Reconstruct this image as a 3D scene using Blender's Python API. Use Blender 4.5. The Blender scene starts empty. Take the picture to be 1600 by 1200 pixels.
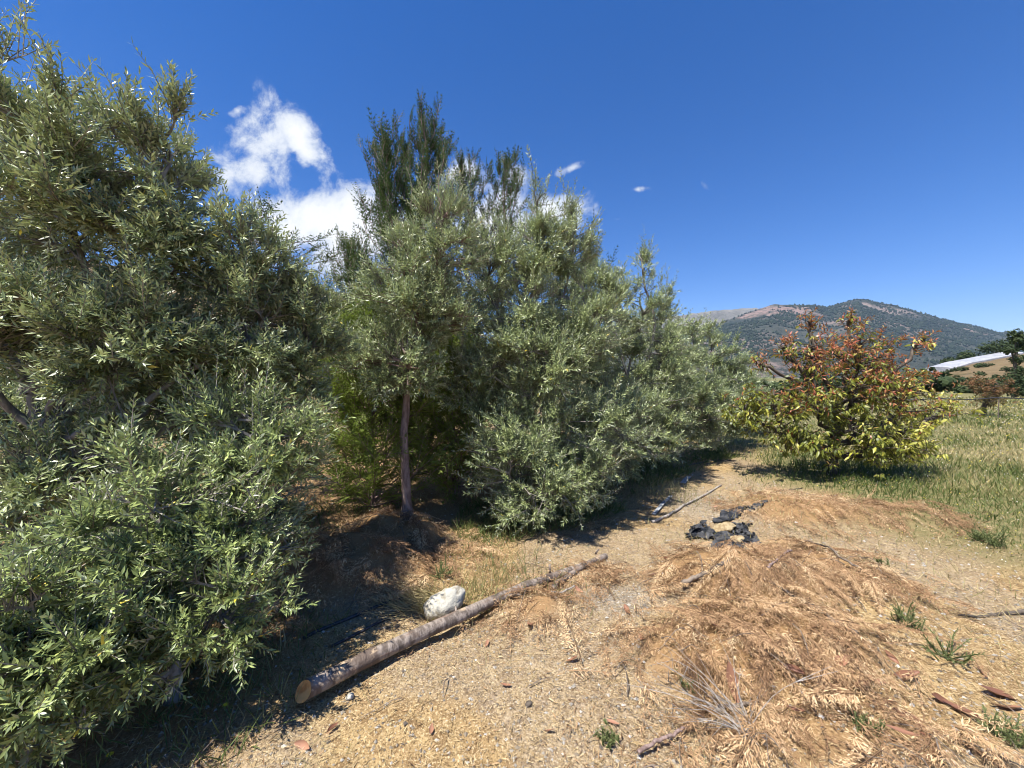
import bpy, math, random
import numpy as np
from mathutils import Matrix, Vector

C = bpy.context.scene.collection
SC = bpy.context.scene
PI = math.pi

# ------------------------------------------------------------------ camera, sky, sun, exposure
CAM_H = 1.6
cam = bpy.data.cameras.new('camera')
cam.sensor_width = 36.0
cam.lens = 36.0 * 610 / 1600
cam.clip_start = 0.05
cam.clip_end = 20000
camo = bpy.data.objects.new('camera', cam)
C.objects.link(camo)
camo.location = (0, 0, CAM_H)
camo.rotation_euler = (math.radians(90 - 0.94), 0, 0)
SC.camera = camo

HAZE_DENSITY = 4.5e-5
SUN_EL = math.radians(65)
SUN_TO = np.array([-0.75, -0.66])
SUN_TO = SUN_TO / np.linalg.norm(SUN_TO)
sun = bpy.data.lights.new('sun', 'SUN')
sun.energy = 4.9
sun.angle = math.radians(0.5)
sun.color = (1.0, 0.955, 0.88)
suno = bpy.data.objects.new('sun', sun)
C.objects.link(suno)
sv = Vector((SUN_TO[0] * math.cos(SUN_EL), SUN_TO[1] * math.cos(SUN_EL), math.sin(SUN_EL)))
suno.rotation_euler = (-sv).to_track_quat('-Z', 'Y').to_euler()
suno.location = sv * 30

SC.view_settings.view_transform = 'Standard'
SC.view_settings.look = 'None'
SC.view_settings.gamma = 1.0
SC.view_settings.use_curve_mapping = False
SC.view_settings.exposure = 0.95

SC.cycles.max_bounces = 6
SC.cycles.diffuse_bounces = 2
SC.cycles.filter_width = 1.0
SC.cycles.glossy_bounces = 2
SC.cycles.transmission_bounces = 3
SC.cycles.volume_bounces = 0

world = bpy.data.worlds.new('World')
SC.world = world
world.use_nodes = True


class NT:
    """tiny helper round a node tree"""
    def __init__(s, tree):
        s.t = tree

    def n(s, typ, **kw):
        nd = s.t.nodes.new(typ)
        for k, v in kw.items():
            setattr(nd, k, v)
        return nd

    def l(s, a, b):
        s.t.links.new(a, b)

    def put(s, sock, v):
        if isinstance(v, bpy.types.NodeSocket):
            s.l(v, sock)
        elif v is not None:
            sock.default_value = v

    def m(s, op, a, b=None, c=None, clamp=False):
        nd = s.n('ShaderNodeMath', operation=op, use_clamp=clamp)
        s.put(nd.inputs[0], a)
        if b is not None:
            s.put(nd.inputs[1], b)
        if c is not None:
            s.put(nd.inputs[2], c)
        return nd.outputs[0]

    def mix(s, f, a, b, blend='MIX'):
        nd = s.n('ShaderNodeMix', data_type='RGBA', blend_type=blend)
        s.put(nd.inputs[0], f)
        s.put(nd.inputs[6], a if isinstance(a, bpy.types.NodeSocket) else tuple(a) + (1,))
        s.put(nd.inputs[7], b if isinstance(b, bpy.types.NodeSocket) else tuple(b) + (1,))
        return nd.outputs[2]

    def noise(s, vec, scale, detail=4, rough=0.55, dist=0.0, out='Fac'):
        nd = s.n('ShaderNodeTexNoise')
        if vec is not None:
            s.l(vec, nd.inputs['Vector'])
        nd.inputs['Scale'].default_value = scale
        nd.inputs['Detail'].default_value = detail
        nd.inputs['Roughness'].default_value = rough
        nd.inputs['Distortion'].default_value = dist
        return nd.outputs[out]

    def smooth(s, v, a, b):
        nd = s.n('ShaderNodeMapRange', interpolation_type='SMOOTHSTEP')
        s.put(nd.inputs['Value'], v)
        nd.inputs['From Min'].default_value = a
        nd.inputs['From Max'].default_value = b
        return nd.outputs[0]

    def ramp(s, f, stops):
        nd = s.n('ShaderNodeValToRGB')
        e = nd.color_ramp.elements
        while len(e) < len(stops):
            e.new(0.5)
        for el, (p, c) in zip(e, stops):
            el.position = p
            el.color = tuple(c) + (1,)
        s.put(nd.inputs[0], f)
        return nd.outputs[0]


def build_world():
    w = NT(world.node_tree)
    world.node_tree.nodes.clear()
    out = w.n('ShaderNodeOutputWorld')
    sky = w.n('ShaderNodeTexSky', sky_type='NISHITA')
    sky.sun_disc = False
    sky.sun_elevation = SUN_EL
    sky.sun_rotation = math.atan2(SUN_TO[0], SUN_TO[1])
    sky.altitude = 200
    sky.air_density = 1.0
    sky.dust_density = 0.0
    sky.ozone_density = 2.0
    hs = w.n('ShaderNodeHueSaturation')
    hs.inputs['Saturation'].default_value = 1.38
    hs.inputs['Value'].default_value = 1.0
    w.l(sky.outputs[0], hs.inputs['Color'])
    skycol = w.mix(1.0, hs.outputs[0], (.93, .96, 1.30), 'MULTIPLY')
    # clouds: cumulus low over the northern hills, laid out by sky direction
    tc = w.n('ShaderNodeTexCoord')
    sp = w.n('ShaderNodeSeparateXYZ')
    w.l(tc.outputs['Generated'], sp.inputs[0])
    yy = w.m('MAXIMUM', sp.outputs[1], 0.05)
    u = w.m('DIVIDE', sp.outputs[0], yy)
    v = w.m('DIVIDE', sp.outputs[2], yy)
    cb = w.n('ShaderNodeCombineXYZ')
    w.l(u, cb.inputs[0])
    w.l(v, cb.inputs[1])
    n1 = w.noise(cb.outputs[0], 10.0, 12, 0.64, 0.25)
    n2 = w.noise(cb.outputs[0], 5.0, 2, 0.5, 0.0, 'Color')
    wv = w.n('ShaderNodeSeparateColor')
    w.l(n2, wv.inputs[0])
    u2 = w.m('ADD', u, w.m('MULTIPLY', w.m('SUBTRACT', wv.outputs[0], 0.5), 0.12))
    v2 = w.m('ADD', v, w.m('MULTIPLY', w.m('SUBTRACT', wv.outputs[1], 0.5), 0.10))
    #            px   py   rx   ry  rot  weight
    cl = [(412, 245, 58, 46, 0, .85), (468, 215, 70, 27, -48, .85), (375, 184, 20, 10, 0, .55),
          (350, 275, 50, 40, 0, .7), (520, 340, 100, 46, 0, 1.25), (585, 360, 80, 50, 0, 1.25), (470, 360, 60, 50, 0, 1.1),
          (545, 420, 90, 40, 0, .75), (722, 272, 30, 24, 0, 1.0), (800, 280, 36, 24, 20, .85), (860, 330, 60, 36, 0, .85),
          (886, 261, 22, 9, 25, .6), (925, 328, 20, 14, 30, .6), (1092, 298, 12, 16, 30, .35),
          (1002, 286, 12, 5, 0, .3), (960, 338, 12, 5, 0, .45), (770, 350, 90, 50, 0, .9)]
    tot = None
    for (px, py, rx, ry, rot, wt) in cl:
        cu, cv = (px - 800) / 610, (590 - py) / 610
        a = math.radians(rot)
        du = w.m('SUBTRACT', u2, cu)
        dv = w.m('SUBTRACT', v2, cv)
        p = w.m('ADD', w.m('MULTIPLY', du, math.cos(a)), w.m('MULTIPLY', dv, math.sin(a)))
        q = w.m('SUBTRACT', w.m('MULTIPLY', dv, math.cos(a)), w.m('MULTIPLY', du, math.sin(a)))
        p = w.m('MULTIPLY', p, 610 / rx)
        q = w.m('MULTIPLY', q, 610 / ry)
        d = w.m('ADD', w.m('MULTIPLY', p, p), w.m('MULTIPLY', q, q))
        g = w.m('MULTIPLY', w.m('EXPONENT', w.m('MULTIPLY', d, -0.9)), wt)
        tot = g if tot is None else w.m('MAXIMUM', tot, g)
    fld = w.m('ADD', tot, w.m('MULTIPLY', w.m('SUBTRACT', n1, 0.5), 2.1))
    alpha = w.smooth(fld, 0.24, 0.72)
    alpha = w.m('MULTIPLY', alpha, w.smooth(tot, 0.02, 0.25))
    alpha = w.m('MULTIPLY', alpha, w.m('GREATER_THAN', sp.outputs[1], 0.1))
    ccol = w.mix(w.smooth(fld, 0.45, 1.15), (5.6, 6.2, 7.4), (8.6, 8.7, 8.8))
    col = w.mix(alpha, skycol, ccol)
    bg = w.n('ShaderNodeBackground')
    bg.inputs['Strength'].default_value = 0.065
    w.l(col, bg.inputs['Color'])
    w.l(bg.outputs[0], out.inputs[0])


build_world()

# ------------------------------------------------------------------ numpy helpers
rng = np.random.default_rng(7)


def nrm(a):
    return a / np.maximum(np.linalg.norm(a, axis=-1, keepdims=True), 1e-9)


_tab = np.random.default_rng(99).random((256, 256))


def vnoise(x, y, sc, seed=0):
    x = np.asarray(x, float) * sc + seed * 17.31
    y = np.asarray(y, float) * sc + seed * 5.77
    xi, yi = np.floor(x).astype(int), np.floor(y).astype(int)
    fx, fy = x - xi, y - yi
    fx = fx * fx * (3 - 2 * fx)
    fy = fy * fy * (3 - 2 * fy)
    a = _tab[xi & 255, yi & 255]
    b = _tab[(xi + 1) & 255, yi & 255]
    c = _tab[xi & 255, (yi + 1) & 255]
    d = _tab[(xi + 1) & 255, (yi + 1) & 255]
    return (a * (1 - fx) + b * fx) * (1 - fy) + (c * (1 - fx) + d * fx) * fy


def fbm(x, y, sc, oct=4, seed=0):
    s = 0
    a = 0.5
    for i in range(oct):
        s = s + a * vnoise(x, y, sc, seed + i)
        a *= 0.5
        sc *= 2.03
    return s


def sstep(a, b, x):
    t = np.clip((x - a) / (b - a), 0, 1)
    return t * t * (3 - 2 * t)


def gp(px, py, z=0.0):
    """ground point seen at a pixel of the 1600 x 1200 photograph"""
    Y = (CAM_H - z) * 610 / (py - 590)
    return np.array([(px - 800) / 610 * Y, Y, z])


def at(px, py, Y):
    return np.array([(px - 800) / 610 * Y, Y, CAM_H + (590 - py) / 610 * Y])


class Geo:
    def __init__(s):
        s.v = []
        s.f = []
        s.t = []
        s.n = 0

    def add(s, V, faces, tint=None):
        V = np.asarray(V, np.float32).reshape(-1, 3)
        s.v.append(V)
        for F in faces:
            F = np.asarray(F, np.int64)
            if len(F):
                s.f.append(F + s.n)
        s.t.append(np.zeros(len(V), np.float32) if tint is None else np.broadcast_to(np.asarray(tint, np.float32), (len(V),)))
        s.n += len(V)

    def build(s, name, mat, parent=None, smooth=False, origin=None, kind=None):
        if origin is None:
            origin = np.array(parent['_o']) if parent is not None and '_o' in parent else np.zeros(3)
        V = np.concatenate(s.v) - origin.astype(np.float32)
        me = bpy.data.meshes.new(name)
        me.vertices.add(len(V))
        me.vertices.foreach_set('co', V.ravel())
        idx = np.concatenate([F.ravel() for F in s.f]).astype(np.int32)
        cnt = np.concatenate([np.full(len(F), F.shape[1], np.int32) for F in s.f])
        st = np.concatenate([[0], np.cumsum(cnt)[:-1]]).astype(np.int32)
        me.loops.add(len(idx))
        me.loops.foreach_set('vertex_index', idx)
        me.polygons.add(len(cnt))
        me.polygons.foreach_set('loop_start', st)
        me.polygons.foreach_set('use_smooth', np.full(len(cnt), smooth, bool))
        at_ = me.attributes.new('tint', 'FLOAT', 'POINT')
        at_.data.foreach_set('value', np.concatenate(s.t).astype(np.float32))
        me.update(calc_edges=True)
        me.materials.append(mat)
        o = bpy.data.objects.new(name, me)
        C.objects.link(o)
        if parent is not None:
            o.parent = parent
            o['_o'] = [float(q) for q in origin]
        else:
            o.location = origin
            o['_o'] = [float(q) for q in origin]
        if kind:
            o['kind'] = kind
        return o


def tag(o, label=None, cat=None, group=None, kind=None):
    if label:
        o['label'] = label
    if cat:
        o['category'] = cat
    if group:
        o['group'] = group
    if kind:
        o['kind'] = kind
    return o


def thing(name, label, cat, loc, group=None):
    o = bpy.data.objects.new(name, None)
    C.objects.link(o)
    o.empty_display_size = 0.2
    o.location = loc
    o['_o'] = [float(q) for q in loc]
    return tag(o, label, cat, group)


def leaves(P, D, N, L, W, curl, fold=0.25, simple=False):
    """leaf blades: base P, axis D, upper-face normal N"""
    D = nrm(D)
    S = nrm(np.cross(D, N))
    N = np.cross(S, D)
    L = np.asarray(L)[:, None]
    W = np.asarray(W)[:, None]
    curl = np.asarray(curl)
    curl = (curl if curl.ndim else np.full(len(P), curl))[:, None]

    def ax(t):
        return P + D * L * t - N * curl * L * t * t
    n = len(P)
    if simple:
        V = np.stack([P, ax(.45) + S * W * .5, ax(1.), ax(.45) - S * W * .5], 1)
        return V, [np.arange(n)[:, None] * 4 + np.array([[0, 1, 2, 3]])]
    V = np.stack([P,
                  ax(.36) - S * W * .48 + N * W * fold, ax(.36) + S * W * .48 + N * W * fold,
                  ax(.70) - S * W * .40 + N * W * fold, ax(.70) + S * W * .40 + N * W * fold,
                  ax(1.)], 1)
    b = np.arange(n)[:, None] * 6
    return V, [b + np.array([[0, 2, 1]]), b + np.array([[1, 2, 4, 3]]), b + np.array([[3, 4, 5]])]


def tubes(P, R, sides=5, cap=False):
    """P (n,k,3) centre lines, R (n,k) radii"""
    P = np.asarray(P, float)
    R = np.asarray(R, float)
    n, k, _ = P.shape
    T = np.gradient(P, axis=1)
    T = nrm(T)
    ref = np.where(np.abs(T[:, :1, 2:3]) > 0.8, np.array([[[1., 0, 0]]]), np.array([[[0, 0, 1.]]]))
    U = nrm(np.cross(T, np.broadcast_to(ref, T.shape)))
    W = np.cross(T, U)
    a = np.arange(sides) * 2 * PI / sides
    V = P[:, :, None] + R[:, :, None, None] * (U[:, :, None] * np.cos(a)[:, None] + W[:, :, None] * np.sin(a)[:, None])
    i, j = np.meshgrid(np.arange(k - 1), np.arange(sides), indexing='ij')
    q = np.stack([i * sides + j, (i + 1) * sides + j, (i + 1) * sides + (j + 1) % sides, i * sides + (j + 1) % sides], -1).reshape(-1, 4)
    F = (np.arange(n)[:, None, None] * k * sides + q[None]).reshape(-1, 4)
    fs = [F]
    if cap:
        c0 = np.arange(sides)[None] + np.arange(n)[:, None] * k * sides
        c1 = (np.arange(sides)[::-1] + (k - 1) * sides)[None] + np.arange(n)[:, None] * k * sides
        fs += [c0, c1]
    return V.reshape(-1, 3), fs


def curve(pts, k):
    """smooth resampling of a polyline (Catmull-Rom)"""
    p = np.asarray(pts, float)
    p = np.vstack([2 * p[0] - p[1], p, 2 * p[-1] - p[-2]])
    m = len(p) - 3
    out = []
    for s in np.linspace(0, m - 1e-6, k):
        i = int(s)
        t = s - i
        a, b, c, d = p[i:i + 4]
        out.append(0.5 * (2 * b + (c - a) * t + (2 * a - 5 * b + 4 * c - d) * t * t + (3 * b - a - 3 * c + d) * t ** 3))
    return np.array(out)


# ------------------------------------------------------------------ materials
def mat(name):
    m = bpy.data.materials.new(name)
    m.use_nodes = True
    t = NT(m.node_tree)
    b = m.node_tree.nodes['Principled BSDF']
    return m, t, b


def leaf_mat(name, stops, under, trans, tw=0.3, rough=0.45, spec=0.5):
    m, t, b = mat(name)
    at_ = t.n('ShaderNodeAttribute', attribute_name='tint')
    col = t.ramp(at_.outputs['Fac'], stops)
    geo = t.n('ShaderNodeNewGeometry')
    if under is not None:
        col2 = t.mix(geo.outputs['Backfacing'], col, under)
    else:
        col2 = col
    t.l(col2, b.inputs['Base Color'])
    b.inputs['Roughness'].default_value = rough
    b.inputs['Specular IOR Level'].default_value = spec
    tr = t.n('ShaderNodeBsdfTranslucent')
    t.l(t.mix(0.55, col, trans), tr.inputs['Color'])
    mx = t.n('ShaderNodeMixShader')
    mx.inputs[0].default_value = tw
    t.l(b.outputs[0], mx.inputs[1])
    t.l(tr.outputs[0], mx.inputs[2])
    t.l(mx.outputs[0], m.node_tree.nodes['Material Output'].inputs[0])
    return m


OLIVE = leaf_mat('olive_leaf', [(0, (.075, .105, .042)), (.4, (.19, .24, .088)), (.9, (.48, .53, .24)), (.975, (.50, .54, .26)), (1, (.6, .46, .05))],
                 (.43, .47, .31), (.44, .54, .15), .14, .38, .7)
OLIVE_NEAR = leaf_mat('olive_leaf_green', [(0, (.06, .09, .034)), (.4, (.18, .235, .078)), (.9, (.46, .54, .175)), (.975, (.46, .54, .18)), (1, (.65, .5, .05))],
                      (.38, .42, .27), (.44, .52, .14), .14, .42, .65)
CYP = leaf_mat('cypress_leaf', [(0, (.026, .05, .013)), (.5, (.055, .095, .024)), (1, (.11, .16, .045))], None, (.14, .24, .03), .2, .6, .3)
CYP_MID = leaf_mat('cypress_leaf_mid', [(0, (.045, .075, .018)), (.5, (.09, .135, .03)), (1, (.17, .21, .05))], None, (.2, .3, .04), .2, .6, .3)
CYP_LIGHT = leaf_mat('cypress_leaf_light', [(0, (.085, .125, .02)), (.5, (.18, .24, .045)), (1, (.33, .38, .09))], None, (.3, .42, .06), .3, .6, .3)
DEAD = leaf_mat('dead_frond', [(0, (.13, .075, .042)), (.3, (.32, .195, .105)), (.65, (.56, .375, .205)), (1, (.76, .59, .36))], None, (.5, .28, .1), .15, .75, .2)
FRUIT = leaf_mat('fruit_leaf', [(0, (.09, .12, .022)), (.3, (.20, .225, .035)), (.55, (.42, .42, .06)), (.70, (.55, .50, .12)), (.76, (.42, .19, .08)), (1, (.36, .07, .045))],
                 None, (.42, .34, .05), .3, .42, .5)
GRASS = leaf_mat('grass_blade', [(0, (.06, .095, .022)), (.4, (.135, .17, .048)), (.65, (.27, .245, .10)), (1, (.50, .40, .21))], None, (.22, .28, .06), .22, .6, .3)
STRAW = leaf_mat('straw', [(0, (.16, .10, .045)), (.5, (.40, .285, .14)), (1, (.62, .49, .28))], None, (.4, .3, .12), .1, .8, .2)
WEED = leaf_mat('weed_leaf', [(0, (.09, .115, .04)), (.6, (.16, .19, .07)), (1, (.26, .27, .12))], None, (.25, .3, .08), .25, .55, .3)
FARTREE = leaf_mat('far_leaf', [(0, (.018, .034, .014)), (.5, (.04, .06, .022)), (1, (.085, .105, .04))], None, (.1, .15, .03), .15, .7, .2)
PINE = leaf_mat('pine_wood', [(0, (.014, .024, .017)), (.5, (.028, .042, .027)), (1, (.055, .068, .042))], None, (.05, .08, .03), .1, .8, .1)
RUSSET = leaf_mat('russet_leaf', [(0, (.08, .085, .03)), (.5, (.17, .13, .05)), (1, (.24, .11, .055))], None, (.3, .2, .05), .25, .6, .3)
PETAL = leaf_mat('petal', [(0, (.75, .6, .03)), (.5, (.8, .68, .1)), (.51, (.75, .73, .66)), (1, (.8, .78, .72))], None, (.8, .7, .2), .2, .6, .3)
DRYLEAF = leaf_mat('dry_leaf', [(0, (.16, .07, .04)), (.5, (.27, .13, .075)), (1, (.40, .21, .13))], (.38, .24, .17), (.4, .2, .1), .08, .55, .4)


def bark_mat(name, c1, c2, scale=18, stretch=(1, 1, .3), bump=.5, ring=0.0, dark=(.05, .04, .035)):
    m, t, b = mat(name)
    tc = t.n('ShaderNodeTexCoord')
    mp = t.n('ShaderNodeMapping')
    mp.inputs['Scale'].default_value = stretch
    t.l(tc.outputs['Object'], mp.inputs[0])
    n1 = t.noise(mp.outputs[0], scale, 6, .65)
    n2 = t.noise(mp.outputs[0], scale * .22, 3, .5)
    col = t.mix(t.smooth(n1, .35, .65), c1, c2)
    col = t.mix(t.smooth(n2, .55, .75), col, dark)
    t.l(col, b.inputs['Base Color'])
    b.inputs['Roughness'].default_value = .85
    b.inputs['Specular IOR Level'].default_value = .2
    bp = t.n('ShaderNodeBump')
    bp.inputs['Strength'].default_value = bump
    bp.inputs['Distance'].default_value = .01
    t.l(n1, bp.inputs['Height'])
    t.l(bp.outputs[0], b.inputs['Normal'])
    return m


BARK = bark_mat('olive_bark', (.16, .145, .125), (.35, .32, .285), 22)
BARK_CYP = bark_mat('cypress_bark', (.15, .10, .085), (.33, .245, .21), 26, (1, 1, .25), .6, dark=(.1, .06, .045))
BARK_DARK = bark_mat('dark_bark', (.06, .048, .038), (.14, .115, .09), 20)
STICK = bark_mat('stick_bark', (.11, .085, .065), (.25, .2, .155), 30)
PALE_TWIG = bark_mat('pale_twig', (.22, .19, .16), (.40, .365, .32), 40)


def log_mat():
    m, t, b = mat('log_bark')
    tc = t.n('ShaderNodeTexCoord')
    mp = t.n('ShaderNodeMapping')
    mp.inputs['Scale'].default_value = (6, 34, 34)
    t.l(tc.outputs['Object'], mp.inputs[0])
    mp2 = t.n('ShaderNodeMapping')
    mp2.inputs['Scale'].default_value = (34, 13, 13)
    t.l(tc.outputs['Object'], mp2.inputs[0])
    rings = t.noise(mp2.outputs[0], 1.0, 4, .6)
    long_ = t.noise(mp.outputs[0], 1.0, 5, .6)
    big = t.noise(tc.outputs['Object'], 5, 3, .6)
    col = t.mix(t.smooth(rings, .38, .60), (.115, .09, .072), (.29, .24, .20))
    col = t.mix(t.smooth(long_, .52, .72), col, (0.2125, 0.1403, 0.102))
    col = t.mix(t.smooth(big, .50, .62), col, (.11, .08, .062))
    big2 = t.noise(tc.outputs['Object'], 9, 4, .65)
    col = t.mix(t.smooth(big2, .60, .68), col, (.42, .31, .20))
    t.l(col, b.inputs['Base Color'])
    b.inputs['Roughness'].default_value = .7
    b.inputs['Specular IOR Level'].default_value = .35
    bp = t.n('ShaderNodeBump')
    bp.inputs['Strength'].default_value = 1.0
    bp.inputs['Distance'].default_value = .012
    t.l(t.m('ADD', rings, t.m('MULTIPLY', long_, .5)), bp.inputs['Height'])
    t.l(bp.outputs[0], b.inputs['Normal'])
    return m


LOGBARK = log_mat()


def simple_mat(name, c1, c2, scale=10, rough=.8, bump=.3, dist=.01, spec=.3, lo=.4, hi=.6):
    m, t, b = mat(name)
    tc = t.n('ShaderNodeTexCoord')
    n1 = t.noise(tc.outputs['Object'], scale, 6, .6)
    t.l(t.mix(t.smooth(n1, lo, hi), c1, c2), b.inputs['Base Color'])
    b.inputs['Roughness'].default_value = rough
    b.inputs['Specular IOR Level'].default_value = spec
    bp = t.n('ShaderNodeBump')
    bp.inputs['Strength'].default_value = bump
    bp.inputs['Distance'].default_value = dist
    t.l(n1, bp.inputs['Height'])
    t.l(bp.outputs[0], b.inputs['Normal'])
    return m


WOODCUT = simple_mat('cut_wood', (.42, .19, .06), (.66, .36, .13), 14, .8)
STONE = simple_mat('white_stone', (.25, .215, .155), (.48, .455, .38), 14, .95, 1.0, .02, .12, .32, .5)
TAN_STONE = simple_mat('tan_stone', (.26, .19, .105), (.40, .32, .19), 20, .9, .8, .02, .1)
ROCK = simple_mat('pale_rock', (.33, .30, .25), (.52, .48, .41), 3, .9, .6, .05, .2)
HOSE = simple_mat('black_hose', (.018, .019, .022), (.05, .05, .055), 60, .4, .1, .002, .5)
PLASTIC = simple_mat('black_plastic', (.014, .016, .02), (.075, .075, .078), 12, .5, .5, .02, .35)
SHEET_WHITE = simple_mat('greenhouse_film', (.27, .28, .30), (.36, .365, .38), .9, .6, .2, .05, .3)
METAL = simple_mat('grey_strip', (.2, .215, .23), (.33, .345, .36), 30, .55, .2, .003, .5)
WIREM = simple_mat('dark_line', (.03, .03, .035), (.06, .06, .065), 3, .5, .1, .01, .5)


def pebble_mat():
    m, t, b = mat('pebble')
    a = t.n('ShaderNodeAttribute', attribute_name='tint')
    t.l(t.ramp(a.outputs['Fac'], [(0, (0.1224, 0.1008, 0.0792)), (.4, (0.2448, 0.2016, 0.144)), (.75, (0.3312, 0.3024, 0.252)), (1, (0.4752, 0.4464, 0.396))]), b.inputs['Base Color'])
    b.inputs['Roughness'].default_value = .9
    b.inputs['Specular IOR Level'].default_value = .2
    return m


PEBBLE = pebble_mat()


def ground_mat():
    m, t, b = mat('ground_soil')
    tc = t.n('ShaderNodeTexCoord')
    P = tc.outputs['Object']
    gr = t.n('ShaderNodeAttribute', attribute_name='green').outputs['Fac']
    gv = t.n('ShaderNodeAttribute', attribute_name='gravel').outputs['Fac']
    lit = t.n('ShaderNodeAttribute', attribute_name='litter').outputs['Fac']
    a = t.noise(P, 1.6, 5, .6)
    c = t.noise(P, 14, 6, .65)
    f = t.noise(P, 90, 4, .7)
    soil = t.mix(t.smooth(a, .35, .65), (.335, .225, .105), (.43, .31, .15))
    soil = t.mix(t.smooth(c, .40, .64), soil, (.235, .15, .07))
    soil = t.mix(t.smooth(f, .53, .66), soil, (.60, .47, .28))
    soil = t.mix(t.smooth(f, .47, .36), soil, (.115, .074, .038))
    vor = t.n('ShaderNodeTexVoronoi')
    t.l(P, vor.inputs['Vector'])
    vor.inputs['Scale'].default_value = 75
    vs = t.n('ShaderNodeSeparateColor')
    t.l(vor.outputs['Color'], vs.inputs[0])
    stones = t.ramp(vs.outputs[0], [(0, (0.144, 0.1296, 0.1116)), (.5, (0.2736, 0.252, 0.216)), (1, (0.4176, 0.396, 0.3528))])
    soil = t.mix(t.m('MULTIPLY', gv, .62), soil, stones)
    spk = t.noise(P, 210, 2, .6)
    soil = t.mix(t.smooth(spk, .62, .70), soil, (.07, .048, .03))
    litc = t.mix(c, (.19, .105, .05), (.42, .26, .12))
    soil = t.mix(t.m('MULTIPLY', lit, .85), soil, litc)
    grc = t.mix(t.smooth(c, .3, .7), (.085, .10, .035), (.25, .205, .10))
    soil = t.mix(gr, soil, grc)
    t.l(soil, b.inputs['Base Color'])
    b.inputs['Roughness'].default_value = .95
    b.inputs['Specular IOR Level'].default_value = .12
    bp = t.n('ShaderNodeBump')
    bp.inputs['Strength'].default_value = .8
    bp.inputs['Distance'].default_value = .03
    h = t.m('ADD', t.m('MULTIPLY', c, .9), t.m('MULTIPLY', f, .35))
    h = t.m('ADD', h, t.m('MULTIPLY', t.m('MULTIPLY', vor.outputs['Distance'], -.5), gv))
    t.l(h, bp.inputs['Height'])
    t.l(bp.outputs[0], b.inputs['Normal'])
    return m


def hill_mat(name, base1, base2, scrub, rock, sc, scrub_lo=.5, scrub_hi=.6, rock_lo=.62, cliffs=()):
    m, t, b = mat(name)
    tc = t.n('ShaderNodeTexCoord')
    P = tc.outputs['Object']
    a = t.noise(P, sc * .35, 6, .6)
    c = t.noise(P, sc, 8, .68)
    d = t.noise(P, sc * .18, 7, .7, .4)
    f = t.noise(P, sc * 5, 5, .7)
    col = t.mix(t.smooth(c, .35, .65), base1, base2)
    col = t.mix(t.smooth(t.m('ADD', a, t.m('MULTIPLY', t.m('SUBTRACT', f, .5), .5)), scrub_lo, scrub_hi), col, scrub)
    rk = t.m('MULTIPLY', t.smooth(d, rock_lo, rock_lo + .08), t.smooth(f, .4, .6))
    col = t.mix(rk, col, rock)
    for (cx, cy, cz, rx, ry, rz, cc) in cliffs:
        mp = t.n('ShaderNodeMapping', vector_type='TEXTURE')
        mp.inputs['Location'].default_value = (cx, cy, cz)
        mp.inputs['Scale'].default_value = (rx, ry, rz)
        t.l(P, mp.inputs[0])
        ln = t.n('ShaderNodeVectorMath', operation='LENGTH')
        t.l(mp.outputs[0], ln.inputs[0])
        mk = t.m('ADD', ln.outputs['Value'], t.m('MULTIPLY', t.m('SUBTRACT', c, .5), 2.6))
        mk = t.m('MULTIPLY', t.smooth(mk, 1.0, .6), t.smooth(f, .34, .55))
        col = t.mix(mk, col, cc)
    t.l(col, b.inputs['Base Color'])
    b.inputs['Roughness'].default_value = .95
    b.inputs['Specular IOR Level'].default_value = .1
    bp = t.n('ShaderNodeBump')
    bp.inputs['Strength'].default_value = .7
    bp.inputs['Distance'].default_value = 2.2 / sc * .2
    t.l(t.m('ADD', c, t.m('MULTIPLY', f, .5)), bp.inputs['Height'])
    t.l(bp.outputs[0], b.inputs['Normal'])
    return m


GROUND = ground_mat()
HILL_LEFT = hill_mat('hillside_soil', (.17, .125, .072), (.245, .18, .105), (.05, .065, .024), (.33, .295, .245), .16, .46, .54, .60)
HILL_RIGHT = hill_mat('hill_soil', (0.1656, 0.1188, 0.0648), (0.2232, 0.1656, 0.09), (0.0612, 0.0648, 0.0252), (0.2736, 0.216, 0.144), .10, .56, .66, .66)
MOUNT = hill_mat('mountain_slope', (.036, .043, .034), (.07, .073, .055), (.024, .032, .025), (.22, .165, .14), .008, .50, .60, .515,
                 cliffs=[(1960, 2860, 470, 270, 300, 110, (.27, .185, .155)), (2700, 2850, 480, 330, 300, 70, (.25, .19, .16)), (3250, 2750, 360, 300, 300, 60, (.24, .18, .15)), (2150, 2600, 330, 120, 200, 60, (.26, .19, .15))])
MOUNT_FAR = hill_mat('far_ridge_slope', (0.144, 0.1296, 0.1008), (0.216, 0.1944, 0.1584), (0.0432, 0.054, 0.0288), (0.3024, 0.2736, 0.2376), .006, .55, .66, .5)

# ------------------------------------------------------------------ terrain
# mounds of cut branches: cx, cy, rx, ry, height
MOUNDS = [(-1.35, 3.15, .95, .50, .20), (-1.05, 3.75, .55, .35, .18),
          (1.75, 2.95, .75, .42, .19), (1.15, 2.15, .62, .42, .10), (1.72, 2.3, .5, .40, .09), (1.35, 1.62, .6, .30, .05),
          (2.6, 3.15, .5, .55, .10), (3.35, 4.65, .95, .75, .11), (4.3, 4.35, .75, .42, .12), (.15, 2.65, .35, .25, .07)]


def mound(x, y):
    h = 0
    w = 1 + .35 * (vnoise(x, y, 2.2, 5) - .5)
    for (cx, cy, rx, ry, hh) in MOUNDS:
        d = np.sqrt(((x - cx) / rx) ** 2 + ((y - cy) / ry) ** 2) * w
        h = np.maximum(h, hh * sstep(1.05, .25, d))
    return h


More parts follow.
